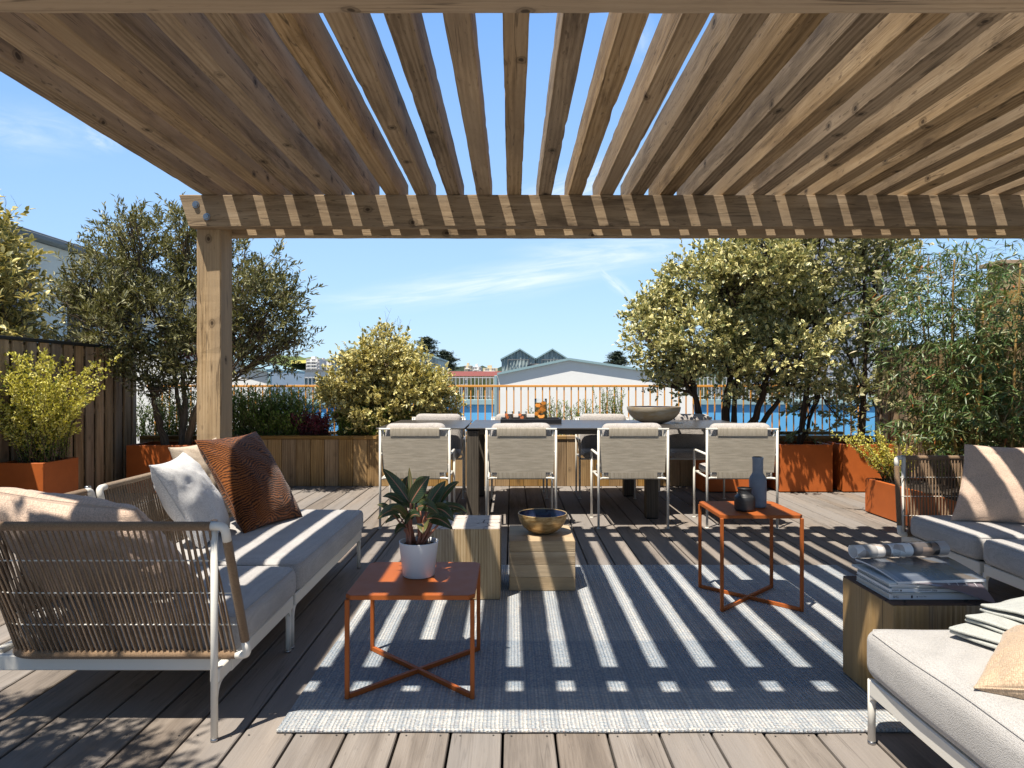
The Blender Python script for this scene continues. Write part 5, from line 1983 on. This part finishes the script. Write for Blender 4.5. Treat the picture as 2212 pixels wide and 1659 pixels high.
# ------------------------------------------------------------------ rust side tables
def side_table(label, x0, x1, y0, y1, zt):
    t = thing('side_table', label, 'side table', ((x0 + x1) / 2, (y0 + y1) / 2, .0145), 'rust orange side tables')
    z0 = .0145
    b = MB()
    c = .022
    poly = [(x0 + c, y0), (x1 - c, y0), (x1, y0 + c), (x1, y1 - c), (x1 - c, y1), (x0 + c, y1), (x0, y1 - c), (x0, y0 + c)]
    b.prism(poly, 2, zt - .016, zt - .0015)
    poly2 = [((x - (x0 + x1) / 2) * .995 + (x0 + x1) / 2, (y - (y0 + y1) / 2) * .995 + (y0 + y1) / 2) for x, y in poly]
    b.prism(poly2, 2, zt - .00145, zt)
    b.build('tabletop', M['rust'], t, fix=True)
    w = .016
    for (x, y) in ((x0, y0), (x1 - w, y0), (x0, y1 - w), (x1 - w, y1 - w)):
        b = MB()
        b.box((x, y, z0), (x + w, y + w, zt - .0163), .002, grain=2)
        b.build('leg', M['rust'], t)
    for k, (a, e) in enumerate((((x0 + w, y0 + w), (x1 - w, y1 - w)), ((x1 - w, y0 + w), (x0 + w, y1 - w)))):
        a, e = np.array(a), np.array(e)
        d = unit(e - a)
        nrm = np.array([-d[1], d[0]]) * .0075
        b = MB()
        z1 = z0 + .0005 + .0006 * k
        b.prism([tuple(a + nrm - d * .004), tuple(a - nrm - d * .004), tuple(e - nrm + d * .004), tuple(e + nrm + d * .004)], 2, z1, z1 + .016)
        b.build('cross_bar', M['rust'], t, fix=True)
    return t


side_table('low rust orange side table holding the potted plant', -.603, -.135, 2.456, 2.92, .389)
side_table('taller rust orange side table holding the two vases', 1.04, 1.455, 3.40, 3.815, .4955)


# ------------------------------------------------------------------ timber blocks
def block(label, x0, x1, y0, y1, z1, side, end, grain):
    t = thing('wood_block', label, 'stool', ((x0 + x1) / 2, (y0 + y1) / 2, 0), 'solid timber blocks')
    b = MB()
    z0 = .0155 if y0 < 4.29 and x0 < 2.04 else .001
    w = (x1 - x0)
    if grain == 2:
        e = [x0, x0 + w * .345, x0 + w * .69, x1]
        for a, c in zip(e[:-1], e[1:]):
            b.box((a + .0002, y0, z0), (c - .0002, y1, z1 - (.004 if end else 0)), .0025, grain=2)
    else:
        hs = [z0, z0 + (z1 - z0) * .27, z0 + (z1 - z0) * .52, z0 + (z1 - z0) * .78, z1]
        for a, c in zip(hs[:-1], hs[1:]):
            b.box((x0, y0, a + .0002), (x1, y1, c - .0002), .0025, grain=0)
    o = b.build('body', side, t)
    if end:
        b = MB()
        c = ((x0 + x1) / 2 + .02, (y0 + y1) / 2)
        lo, hi = np.array([x0 + .001, y0 + .001, z1 - .0038]), np.array([x1 - .001, y1 - .001, z1])
        v = BOX_C * ((hi - lo) / 2 - .002)
        b.box(lo, hi, .0025)
        b.g[-1] = b.v[-1] - np.array([c[0], c[1], 0])
        b.build('end_grain_top', end, t)
    return t


block('taller timber block with cracked pale end grain top behind the potted plant', -.431, -.062, 3.593, 3.962, .389, M['block'], M['end_pale'], 2)
block('shorter timber block with the gold and navy bowl on it', -.015, .348, 3.744, 4.16, .29, M['block'], None, 0)
block('dark weathered timber block carrying the stack of magazines', 1.304, 1.67, 2.339, 2.693, .394, M['block_dark'], M['end_dark'], 2)


# ------------------------------------------------------------------ bowls, vases
def bowl(label, c, r, h, outer, inner, foot=.35):
    t = thing('bowl', label, 'bowl', c)
    prof = [(0, .002), (r * foot * .9, .0015), (r * foot, .004)]
    for a in np.linspace(.12, 1, 16):
        prof.append((r * (foot + (1 - foot) * math.sin(a * math.pi / 2) ** 1.15), h * (1 - math.cos(a * math.pi / 2) ** 1.0) ** .92 + .003 * (1 - a)))
    b = MB()
    b.lathe(prof, c, 56)
    b.build('outer_shell', outer, t, fix=True)
    pin = [(q[0] - .006 * (1 if i > 1 else 0), q[1] + .006) for i, q in enumerate(prof)]
    pin[-1] = (prof[-1][0] - .006, prof[-1][1])
    b = MB()
    b.lathe(pin[2:] [::-1] + [(0, .010)], c, 56)
    b.build('inner_glaze', inner, t)
    b = MB()
    a = np.arange(64) * math.pi / 32
    b.tube(np.stack([c[0] + (prof[-1][0] - .003) * np.cos(a), c[1] + (prof[-1][0] - .003) * np.sin(a), np.full(64, c[2] + prof[-1][1])], 1), .0034, 6, closed=True)
    b.build('rim', outer, t)
    return t


bowl('gold bowl with glossy navy inside on the shorter timber block', (W(1172, 0, 3.95)[0], 3.95, .2905), .142, .112, M['gold_bowl'], M['navy_glaze'])
TZ = .777
bowl('large weathered clay bowl with blue inside on the dining table', (W(1412, 0, 6.5)[0], 6.5, TZ + .0005), .252, .155, M['clay_bowl'], M['navy_glaze'])


def vase(label, c, prof, m):
    t = thing('vase', label, 'vase', c, 'clay vases on the taller side table')
    P = np.array(prof)
    n = len(P)
    L = np.concatenate([[0], np.cumsum(np.linalg.norm(np.diff(P, axis=0), axis=1))])
    tt = np.linspace(0, L[-1], 60)
    Q = np.stack([np.interp(tt, L, P[:, 0]), np.interp(tt, L, P[:, 1])], 1)
    k = np.array([.25, .5, .25])
    Q[1:-1] = np.stack([np.convolve(Q[:, j], k, 'valid') for j in (0, 1)], 1)
    b = MB()
    b.lathe(Q, c, 36)
    b.build('body', m, t, fix=True)
    b = MB()
    rr = P[-1, 0]
    b.lathe([(rr - .004, P[-1, 1] - .0005), (rr - .005, P[-1, 1] - .05), (0, P[-1, 1] - .055)], c, 36)
    b.build('inside', M['dark'], t)


vase('tall blue grey bottle vase on the taller side table', (1.307, 3.63, .496),
     [(0, .0005), (.040, .0005), (.044, .006), (.0445, .14), (.043, .155), (.036, .168), (.0285, .178), (.027, .19), (.027, .252), (.0295, .256), (.0295, .2665), (.026, .267)], M['blue_clay'])
vase('squat black vase with short neck in front of the bottle vase', (1.203, 3.53, .496),
     [(0, .0005), (.046, .0005), (.0515, .008), (.0525, .06), (.049, .074), (.037, .084), (.0335, .09), (.0335, .108), (.037, .113), (.037, .118), (.033, .119)], M['black_clay'])

# ------------------------------------------------------------------ potted plant on the low side table
pc = np.array((-.371, 2.715, .3895))
pp = thing('potted_plant', 'dark leaved houseplant with pink veins in a white pot on the low side table', 'plant', tuple(pc))
b = MB()
b.lathe([(0, .0005), (.059, .0005), (.0625, .004), (.0775, .134), (.0778, .137), (.0745, .1375), (.0735, .134), (.071, .112)], pc, 48)
b.build('pot', M['pot'], pp, fix=True)
b = MB()
P = np.zeros((14, 32, 3))
rs = np.random.RandomState(17)
for i in range(14):
    for j in range(32):
        a = j * 2 * math.pi / 32
        r = .0712 * (1 - i / 13)
        P[i, j] = pc + np.array([r * math.cos(a), r * math.sin(a), .117 + .006 * (i / 13) + rs.rand() * .005])
b.grid(P, closed_v=True, smooth=True)
b.build('soil', M['soil'], pp, fix=True)
LV = [(470, 560, 100, 80, 125, .03), (480, 470, 455, 60, 44, .02), (470, 540, 722, 180, 150, -.01), (490, 430, 690, 182, 75, .04), (390, 480, 448, 180, 95, .07),
      (690, 600, 940, 245, 120, .03), (830, 590, 1118, 262, 85, .05), (860, 610, 1235, 675, 85, .02), (410, 590, 100, 455, 80, .05), (400, 640, 28, 755, 120, 0),
      (240, 690, 20, 565, 55, .04), (560, 600, 850, 700, 125, -.07), (780, 610, 1050, 785, 125, -.03), (690, 750, 1035, 895, 120, -.04), (400, 820, 600, 722, 95, -.09),
      (440, 770, 202, 622, 90, -.07), (640, 815, 636, 950, 135, -.10), (420, 868, 262, 955, 95, -.06), (340, 735, 140, 812, 65, .03), (990, 690, 1180, 705, 55, .04),
      (520, 620, 330, 520, 90, .02), (600, 640, 735, 430, 110, .06), (560, 560, 600, 330, 110, .08), (700, 620, 880, 470, 100, .08), (420, 620, 250, 640, 100, .07),
      (700, 640, 560, 595, 90, -.08), (850, 640, 1000, 560, 90, .09), (560, 650, 480, 760, 100, -.05)]
rs = np.random.RandomState(19)
for i, (bx, by, tx, ty, w, dy) in enumerate(LV):
    Yb = 2.715 + dy * .5
    Yt = 2.715 + dy * 1.6
    p0, p1 = W(810 + bx * .1628, 999 + by * .1628, Yb), W(810 + tx * .1628, 999 + ty * .1628, Yt)
    wm = w * .1628 * 2.715 / 1475 * 1.38
    Ln = np.linalg.norm(p1 - p0)
    d = unit(p1 - p0)
    rise = np.array([0, 0, 1.0]) * Ln * (.16 if p1[2] < p0[2] + .10 else .05)
    n = 13
    tt = np.linspace(0, 1, n)
    C = p0 + (p1 - p0) * tt[:, None] + rise * (4 * tt * (1 - tt))[:, None]
    view = np.array([0, -1.0, .45 + .25 * rs.rand()]) + rs.randn(3) * .18
    P = np.zeros((n, 7, 3))
    gg = np.zeros((n, 7, 3))
    for k in range(n):
        T = C[min(k + 1, n - 1)] - C[max(k - 1, 0)]
        S = unit(np.cross(T, view))
        N = unit(np.cross(S, T))
        prof = math.sin(math.pi * min(1, tt[k] ** .78 * .985 + .015)) ** .82
        for j in range(7):
            q = (j - 3) / 3
            wav = math.sin(tt[k] * 9 + j + i) * .0025 * abs(q)
            P[k, j] = C[k] + S * q * wm * .5 * prof + N * (abs(q) ** 1.4 * wm * .16 * prof + wav)
            gg[k, j] = (tt[k], abs(q), rs.rand())
    b = MB()
    b.grid(P, g=gg, rnd=rs.rand() * .75 if i not in (1, 15, 16) else .97)
    b.build('leaf', M['potleaf'], pp)
    b = MB()
    foot = W(810 + (495 if bx < 520 else 610) * .1628 + rs.randn() * 4, 0, 2.715)
    foot = np.array([foot[0], 2.715 + rs.randn() * .012, pc[2] + .118])
    b.tube(curve_pts(foot, p0, np.array([0, 0, .02]), 9, rs), np.linspace(.0062, .0028, 9), 7)
    b.build('stem', M['potstem'], pp)

# ------------------------------------------------------------------ dining table
TX0, TX1, TYN, TYF = -1.154, 2.16, 5.78, 7.09
dt = thing('dining_table', 'long dark dining table with split top and square legs', 'table', ((TX0 + TX1) / 2, 6.43, 0))
for (a, c) in ((TX0, -.405), (-.385, 1.277), (1.297, TX1)):
    b = MB()
    b.box((a, TYN, TZ - .012), (c, TYF, TZ), .0025, grain=0)
    b.build('tabletop', M['table'], dt)
b = MB()
b.box((-.28, TYN + .10, TZ - .06), (1.13, TYN + .125, TZ - .0125), .002)
b.box((-.28, TYF - .125, TZ - .06), (1.13, TYF - .10, TZ - .0125), .002)
b.box((TX0 + .1, 6.36, TZ - .05), (TX1 - .1, 6.50, TZ - .0125), .002)
b.build('frame', M['table_leg'], dt)
for (x, y) in ((-.386, TYN + .02), (1.142, TYN + .02), (-.386, TYF - .125), (1.142, TYF - .125)):
    b = MB()
    b.box((x, y, .012), (x + .103, y + .103, TZ - .0245), .003, grain=2)
    lg = b.build('leg', M['table_leg'], dt)
    b = MB()
    b.box((x - .004, y + .01, TZ - .024), (x + .09, y + .09, TZ - .0124), .001)
    b.build('bracket', M['dark'], lg)
    b = MB()
    b.box((x + .004, y + .004, .002), (x + .099, y + .099, .0115), .001)
    b.build('foot', M['dark'], lg)

tr = thing('tray', 'shallow black tray with drinks on the dining table', 'tray', (.18, 6.53, TZ))
b = MB()
tx0, tx1, ty0, ty1 = -.108, .463, 6.37, 6.72
z = TZ + .0006
b.box((tx0, ty0, z), (tx1, ty1, z + .008), .002)
b.box((tx0, ty0, z + .0082), (tx1, ty0 + .012, z + .046), .002)
b.box((tx0, ty1 - .012, z + .0082), (tx1, ty1, z + .046), .002)
b.box((tx0, ty0 + .0122, z + .0082), (tx0 + .012, ty1 - .0122, z + .046), .002)
b.box((tx1 - .012, ty0 + .0122, z + .0082), (tx1, ty1 - .0122, z + .046), .002)
b.build('tray_body', M['tray'], tr)


def drink(name, label, cat, c, r, h, fill, liq, slc, n, seed, group=None):
    rs = np.random.RandomState(seed)
    t = thing(name, label, cat, c, group)
    b = MB()
    prof = [(0, .0005), (r - .002, .0005), (r, .003), (r, h)]
    b.lathe(prof, c, 32)
    b.build('glass', M['glass'], t, fix=True)
    b = MB()
    b.lathe([(0, .005), (r * .95, .005), (r * .95, h * fill), (0, h * fill)], c, 28, smooth=False)
    b.build('drink', liq, t, fix=True)
    for k in range(n):
        a = -math.pi / 2 + rs.uniform(-1.1, 1.1)
        zc = h * (.14 + (fill - .12) * ((k + .5) / n))
        nr = Vector((math.cos(a), math.sin(a), rs.uniform(-.2, .5))).normalized()
        q = nr.to_track_quat('Z', 'Y').to_matrix()
        rad = r * rs.uniform(.42, .56)
        b = MB()
        ring = []
        cc = Vector(c) + Vector((math.cos(a), math.sin(a), 0)) * (r * .945) + Vector((0, 0, zc))
        for zz in (-.004, .004):
            ring.append([cc + q @ Vector((rad * math.cos(p_), rad * .72 * math.sin(p_), zz)) for p_ in np.arange(18) * math.pi / 9])
        P = np.array([[tuple(cc + q @ Vector((0, 0, -.004)))] * 18, ring[0], ring[1], [tuple(cc + q @ Vector((0, 0, .0045)))] * 18])
        b.grid(P, closed_v=True, smooth=False)
        b.build('fruit_slice', slc, t, fix=True)
    return t


zt_ = TZ + .009
drink('drink_glass', 'short iced drink glass at the left end of the black tray', 'glass', (W(1099.8, 0, 6.5)[0], 6.5, zt_), .040, .102, .80, M['liquid_pale'], M['slice_red'], 3, 1, 'short drink glasses')
drink('drink_glass', 'short iced drink glass beside the jug on the black tray', 'glass', (W(1128.7, 0, 6.5)[0], 6.5, zt_), .040, .102, .80, M['liquid_pale'], M['slice_red'], 3, 2, 'short drink glasses')
drink('jug', 'tall glass jug of iced orange drink with fruit slices on the tray', 'jug', (W(1168, 0, 6.52)[0], 6.52, zt_), .059, .224, .84, M['liquid'], M['slice'], 8, 3)

# ------------------------------------------------------------------ dining chairs
ch = thing('dining_chair', 'white framed armchair on the near side of the dining table, leftmost', 'chair', (0, 0, 0), 'dining chairs round the long table')
TR = .0098
for sx in (-1, 1):
    for (y, z, nm) in ((-.225, .79, 'r'), (.225, .585, 'f')):
        b = MB()
        if nm == 'r':
            b.tube([(sx * .276, y, .006), (sx * .276, y, z - .004)], TR, 10)
        else:
            b.tube([(sx * .276, y, .006), (sx * .276, y, z - .012)], TR, 10)
        lg = b.build('leg', M['white_metal'], ch)
        b = MB()
        b.lathe([(0, 0.0005), (.0165, .0005), (.0165, .004), (.0115, .007), (0, .0071)], (sx * .276, y, 0), 14)
        b.build('foot', M['white_metal'], lg)
    b = MB()
    b.tube(fillet([(sx * .276, .225, .57), (sx * .276, .225, .585), (sx * .276, -.214, .585)], .014, 5), .0102, 10)
    b.build('armrest', M['white_metal'], ch)
b = MB()
b.box((-.2858, -.2348, .783), (.2858, -.2152, .7975), .004)
for sx in (-1, 1):
    b.tube([(sx * .256, -.218, .783), (sx * .250, -.214, .74), (sx * .236, -.196, .44), (sx * .236, -.196, .402)], .0085, 8)
    b.tube(fillet([(sx * .2665, -.222, .395), (sx * .24, -.2, .397), (sx * .2, -.2, .397)], .03, 5), .0085, 8)
    b.tube([(sx * .262, .219, .397), (sx * .262, -.19, .397)], .009, 8)
b.tube([(-.2, -.2, .397), (.2, -.2, .397)], .0085, 8)
b.tube([(-.262, .215, .397), (.262, .215, .397)], .0085, 8)
b.build('frame', M['white_metal'], ch)
b = MB()
n = 24
P = np.zeros((n, 12, 3))
for i, f in enumerate(np.linspace(0, 1, n)):
    z = .733 - f * .29
    hw = .2665 - .009 * f
    yb = -.2325 + .026 * f
    for j, a in enumerate(np.linspace(0, 1, 12)):
        q = a * 2 - 1
        P[i, j] = (q * hw, yb + .012 * (1 - q * q) * .5 * 0 + (.003 if abs(q) > .99 else 0), z)
b.grid(P)
b.grid(P[:, ::-1] + np.array([0, .0165, 0]))
b.build('backrest', M['sling'], ch, fix=True)
b = MB()
for (z0, z1, y0, y1, w) in ((.735, .800, -.2385, -.2385, .195), (.4425, .386, -.208, -.2085, .195)):
    pts = [(y0, z0), (y1, z1)] if z1 > z0 else [(y0, z0), (y1, z1)]
    zc = .790 if z1 > z0 else .397
    path = [(y0 + .001, z0), (y1, zc)]
    for a in np.linspace(0, math.pi, 7)[1:]:
        rr = .0105 if z1 < z0 else .0115
        cy = (-.225 if z1 > z0 else -.198)
        path.append((cy - rr * 1.1 * math.cos(a), zc + (1 if z1 > z0 else -1) * rr * math.sin(a)))
    path.append((path[-1][0] + .002, z0))
    P = np.zeros((len(path), 2, 3))
    for i, (y, z) in enumerate(path):
        P[i, 0] = (-w, y, z)
        P[i, 1] = (w, y, z)
    gg = P.copy()
    b.grid(P, g=gg, smooth=True)
b.build('sling_wrap', M['sling_wrap'], ch)
v, loop = cushion_shape((-.235, -.195, .405), (.235, .25, .468), .028, .010, 3)
b = MB()
b.add(v, [CG_F], v, .5, True)
so = b.build('seat_cushion', M['chair_cloth'], ch, fix=True)
b = MB()
b.tube(loop, .003, 5, closed=True)
b.build('piping', M['white_cloth'], so)
v, loop = cushion_shape((-.238, -.07, -.20), (.238, .045, .20), .045, .012, 5, .010)
mt = Matrix.Translation((0, -.132, .629)) @ Matrix.Rotation(R(7), 4, 'X')
v2 = np.array([mt @ Vector(q) for q in v])
b = MB()
b.add(v2, [CG_F], v, .5, True)
b.build('back_cushion', M['chair_cloth'], ch, fix=True)
CX = (-.773, .071, .962, 1.84)
near_l = ('white framed armchair on the near side of the dining table, leftmost', 'white framed armchair on the near side in front of the drinks tray',
          'white framed armchair on the near side left of the bottle vase', 'white framed armchair on the near side behind the two vases, rightmost')
far_l = ('white framed armchair on the far side of the dining table, leftmost', 'white framed armchair on the far side behind the drinks tray',
         'white framed armchair on the far side just left of the clay bowl', 'white framed armchair on the far side under the tree shade, right of the clay bowl')
rs = np.random.RandomState(77)
for i, x in enumerate(CX):
    if i == 0:
        ch.location = (x, 5.655, .0015)
    else:
        dup(ch, (x, 5.655 + rs.randn() * .008, .0015), R(rs.randn() * 1.1), near_l[i])
for i, x in enumerate(CX):
    dup(ch, (x + rs.randn() * .004, 7.07 + rs.randn() * .01, .0015), math.pi + R(rs.randn() * 1.3), far_l[i])


# ------------------------------------------------------------------ magazines on the dark block
def text_mesh(body, size, name, mat, parent, mtx):
    cu = bpy.data.curves.new(name, 'FONT')
    cu.body = body
    cu.size = size
    cu.align_x = 'LEFT'
    tmp = bpy.data.objects.new(name, cu)
    COL.objects.link(tmp)
    dg = bpy.context.evaluated_depsgraph_get()
    me = bpy.data.meshes.new_from_object(tmp.evaluated_get(dg))
    bpy.data.objects.remove(tmp)
    me.transform(mtx)
    me.name = name
    me.materials.clear()
    me.materials.append(mat)
    o = bpy.data.objects.new(name, me)
    COL.objects.link(o)
    o.parent = parent
    o.location = -wloc(parent)
    return o


bz = .3945
STK = [(.0195, 1.322, 1.660, 2.392, 2.625, 'paper', 'thick white magazine lying on the timber block, lowest of the stack', 'paper_grey', 0.0),
       (.0050, 1.326, 1.652, 2.386, 2.620, 'paper_grey', 'thin grey magazine just above the thick white one in the stack', 'paper_grey', .8),
       (.0115, 1.325, 1.655, 2.394, 2.628, 'paper', 'white catalogue with dark lettering on its spine in the stack', 'paper', -.6),
       (.0045, 1.330, 1.640, 2.400, 2.630, 'paper_grey', 'thin magazine between the lettered catalogue and the white booklet', 'paper_grey', 1.2),
       (.0080, 1.329, 1.600, 2.396, 2.632, 'paper', 'white booklet fifth from the bottom of the stack', 'paper_grey', -1.5),
       (.0060, 1.318, 1.590, 2.402, 2.650, 'paper_blue', 'pale blue magazine under the open one, near the top of the stack', 'paper', 2.0)]
mags = []
for k, (h, x0, x1, y0, y1, m, lab, pg, rot) in enumerate(STK):
    t = thing('magazine', lab, 'magazine', ((x0 + x1) / 2, (y0 + y1) / 2, bz), 'magazines stacked on the dark timber block')
    mt = Matrix.Translation(((x0 + x1) / 2, (y0 + y1) / 2, 0)) @ Matrix.Rotation(R(rot), 4, 'Z') @ Matrix.Translation((-(x0 + x1) / 2, -(y0 + y1) / 2, 0))
    b = MB()
    b.box((x0 + .002, y0 + .0012, bz + .0009), (x1 - .002, y1 - .002, bz + h - .0009), .0004, m=mt)
    b.build('pages', M[pg], t)
    b = MB()
    b.box((x0, y0 + .0011, bz + h - .0008), (x1, y1, bz + h), .0002, m=mt)
    b.box((x0, y0 + .0011, bz + .0001), (x1, y1, bz + .0008), .0002, m=mt)
    b.box((x0, y0, bz + .0001), (x1, y0 + .001, bz + h), .0002, m=mt)
    cv = b.build('cover', M[m], t)
    mags.append((t, cv, bz, h, x0, x1, y0))
    bz += h + .0006


def spine(k, txt, x, size, mat, dz=.5):
    t, cv, z, h, x0, x1, y0 = mags[k]
    # spine lettering reads flipped top to bottom, as the photograph shows it
    m4 = Matrix.Translation((x, y0 - .0007, z + h * dz + size * .35)) @ Matrix.Rotation(R(90), 4, 'X') @ Matrix.Diagonal((1, -1, 1, 1))
    text_mesh(txt, size, 'lettering', M[mat], cv, m4)


spine(0, 'INT', 1.335, .0125, 'ink')
spine(0, 'p nov | gau', 1.425, .006, 'ink')
spine(2, 'hülsta', 1.333, .0095, 'ink', .5)
spine(2, 'Innovations 2009', 1.425, .0095, 'ink', .5)
t0, cv0, z0_, h0, *_r = mags[0]
for (xa, wd, z_a, z_b) in ((1.398, .006, .005, .0145), (1.418, .003, .008, .012)):
    b = MB()
    b.box((xa, mags[0][6] - .0008, z0_ + z_a), (xa + wd, mags[0][6] - .0001, z0_ + z_b), .0001)
    b.build('emblem', M['ink'], cv0)
t2, cv2, z2_, h2, *_r = mags[2]
b = MB()
b.box((1.3615, mags[2][6] - .0008, z2_ + .003), (1.3665, mags[2][6] - .0001, z2_ + .0085), .0001)
b.build('emblem', M['ink'], cv2)

# open magazine with one half rolled back
om = thing('magazine', 'open magazine with its front half rolled back, on top of the stack', 'magazine', (1.5, 2.5, bz), 'magazines stacked on the dark timber block')
fl, fr_, bl_, br_ = np.array([1.352, 2.392, bz + .004]), np.array([1.672, 2.408, bz + .010]), np.array([1.333, 2.650, bz + .016]), np.array([1.725, 2.700, bz + .012])
n, m_ = 22, 14
top = np.zeros((n, m_, 3))
for i in range(n):
    for j in range(m_):
        a, c = i / (n - 1), j / (m_ - 1)
        p = fl * (1 - a) * (1 - c) + fr_ * a * (1 - c) + bl_ * (1 - a) * c + br_ * a * c
        p = p + np.array([0, 0, .010 * math.sin(c * math.pi * .9) * (1 - .6 * a)])
        top[i, j] = p
gg = np.zeros((n, m_, 3))
gg[..., 0] = np.linspace(0, .33, n)[:, None]
gg[..., 1] = np.linspace(0, .26, m_)[None]
b = MB()
b.grid(top, g=gg, mat=0)
botm = top - np.array([0, 0, .0055])
b.grid(botm[:, ::-1], mat=1)
for q in (np.stack([top[:, 0], botm[:, 0]], 1), np.stack([top[-1], botm[-1]], 1), np.stack([top[::-1, -1], botm[::-1, -1]], 1), np.stack([top[::-1][-1:][0][::-1], botm[::-1][-1:][0][::-1]], 1)):
    b.grid(q, mat=1, smooth=False)
b.build('open_pages', [M['page_photo'], M['paper']], om)
b = MB()
b.grid(top - np.array([0, .0015, .0062]), mat=0)
b.grid(top[:, ::-1] - np.array([0, .0015, .0092]), mat=0)
b.grid(np.stack([top[:, 0] - np.array([0, .0015, .0062]), top[:, 0] - np.array([0, .0015, .0092])], 1), smooth=False)
b.build('lower_pages', M['paper'], om)
# the roll
n, m_ = 30, 34
roll = np.zeros((n, m_, 3))
gg = np.zeros((n, m_, 3))
ax0, ax1 = np.array([1.331, 2.664, bz + .044]), np.array([1.722, 2.722, bz + .045])
d = unit(ax1 - ax0)
side = unit(np.cross(d, (0, 0, 1)))
for i in range(n):
    a = i / (n - 1)
    c0 = ax0 * (1 - a) + ax1 * a
    for j in range(m_):
        th = -2.0 + 5.6 * j / (m_ - 1)
        rr = .027 + .004 * a - .0011 * th
        roll[i, j] = c0 + side * (-rr * 1.12 * math.cos(th + 1.2)) + np.array([0, 0, rr * .98 * math.sin(th + 1.2) * -1])
        gg[i, j] = (a * .39, j * .008, 0)
b = MB()
b.grid(roll, g=gg, mat=0)
nn = np.array([0, 0, .0])
ctr = (ax0[None] * (1 - np.linspace(0, 1, n))[:, None] + ax1[None] * np.linspace(0, 1, n)[:, None])[:, None]
inner = ctr + (roll - ctr) * .93
b.grid(inner[:, ::-1], mat=1)
b.grid(np.stack([roll[0], inner[0]], 1), mat=1, smooth=False)
b.grid(np.stack([roll[-1], inner[-1]], 1), mat=1, smooth=False)
b.build('rolled_pages', [M['page_roll'], M['paper']], om)

# mauve cover hanging over the front corner
hc = thing('magazine', 'mauve magazine cover with white lettering drooping over the front of the stack', 'magazine', (1.55, 2.40, bz - .03), 'magazines stacked on the dark timber block')
pA, pB, pC, pD = np.array([1.40, 2.388, bz + .0005]), np.array([1.655, 2.43, bz + .001]), np.array([1.655, 2.333, .398]), np.array([1.53, 2.366, .437])
n = 16
P = np.zeros((n, n, 3))
for i in range(n):
    for j in range(n):
        a, c = i / (n - 1), j / (n - 1)
        q = pA * (1 - a) * (1 - c) + pB * a * (1 - c) + pD * (1 - a) * c + pC * a * c
        q = q + np.array([0, -.006 * math.sin(c * math.pi), .004 * math.sin(c * math.pi)])
        P[i, j] = q
b = MB()
b.grid(P)
b.grid(P[:, ::-1] - np.array([0, -.0006, .0012]))
b.build('cover', M['cover'], hc)
cvh = [o for o in hc.children][0]
e1 = unit(pC - pB)
nrm_ = unit(np.cross(pB - pA, pC - pA))
if nrm_[1] > 0:
    nrm_ = -nrm_
e2 = unit(np.cross(nrm_, e1))
for k, (txt, sz) in enumerate((("l'été passé", .0085), ('là où', .0105), ('ou bien', .008), ('2022', .010))):
    org = pB * .9 + pA * .1 + e1 * .004 - unit(pB - pA) * (.004 + .034 * k) + nrm_ * .0075
    m4 = Matrix(((e1[0], e2[0], nrm_[0], org[0]), (e1[1], e2[1], nrm_[1], org[1]), (e1[2], e2[2], nrm_[2], org[2]), (0, 0, 0, 1)))
    text_mesh(txt, sz, 'lettering', M['ink_white'], cvh, m4)
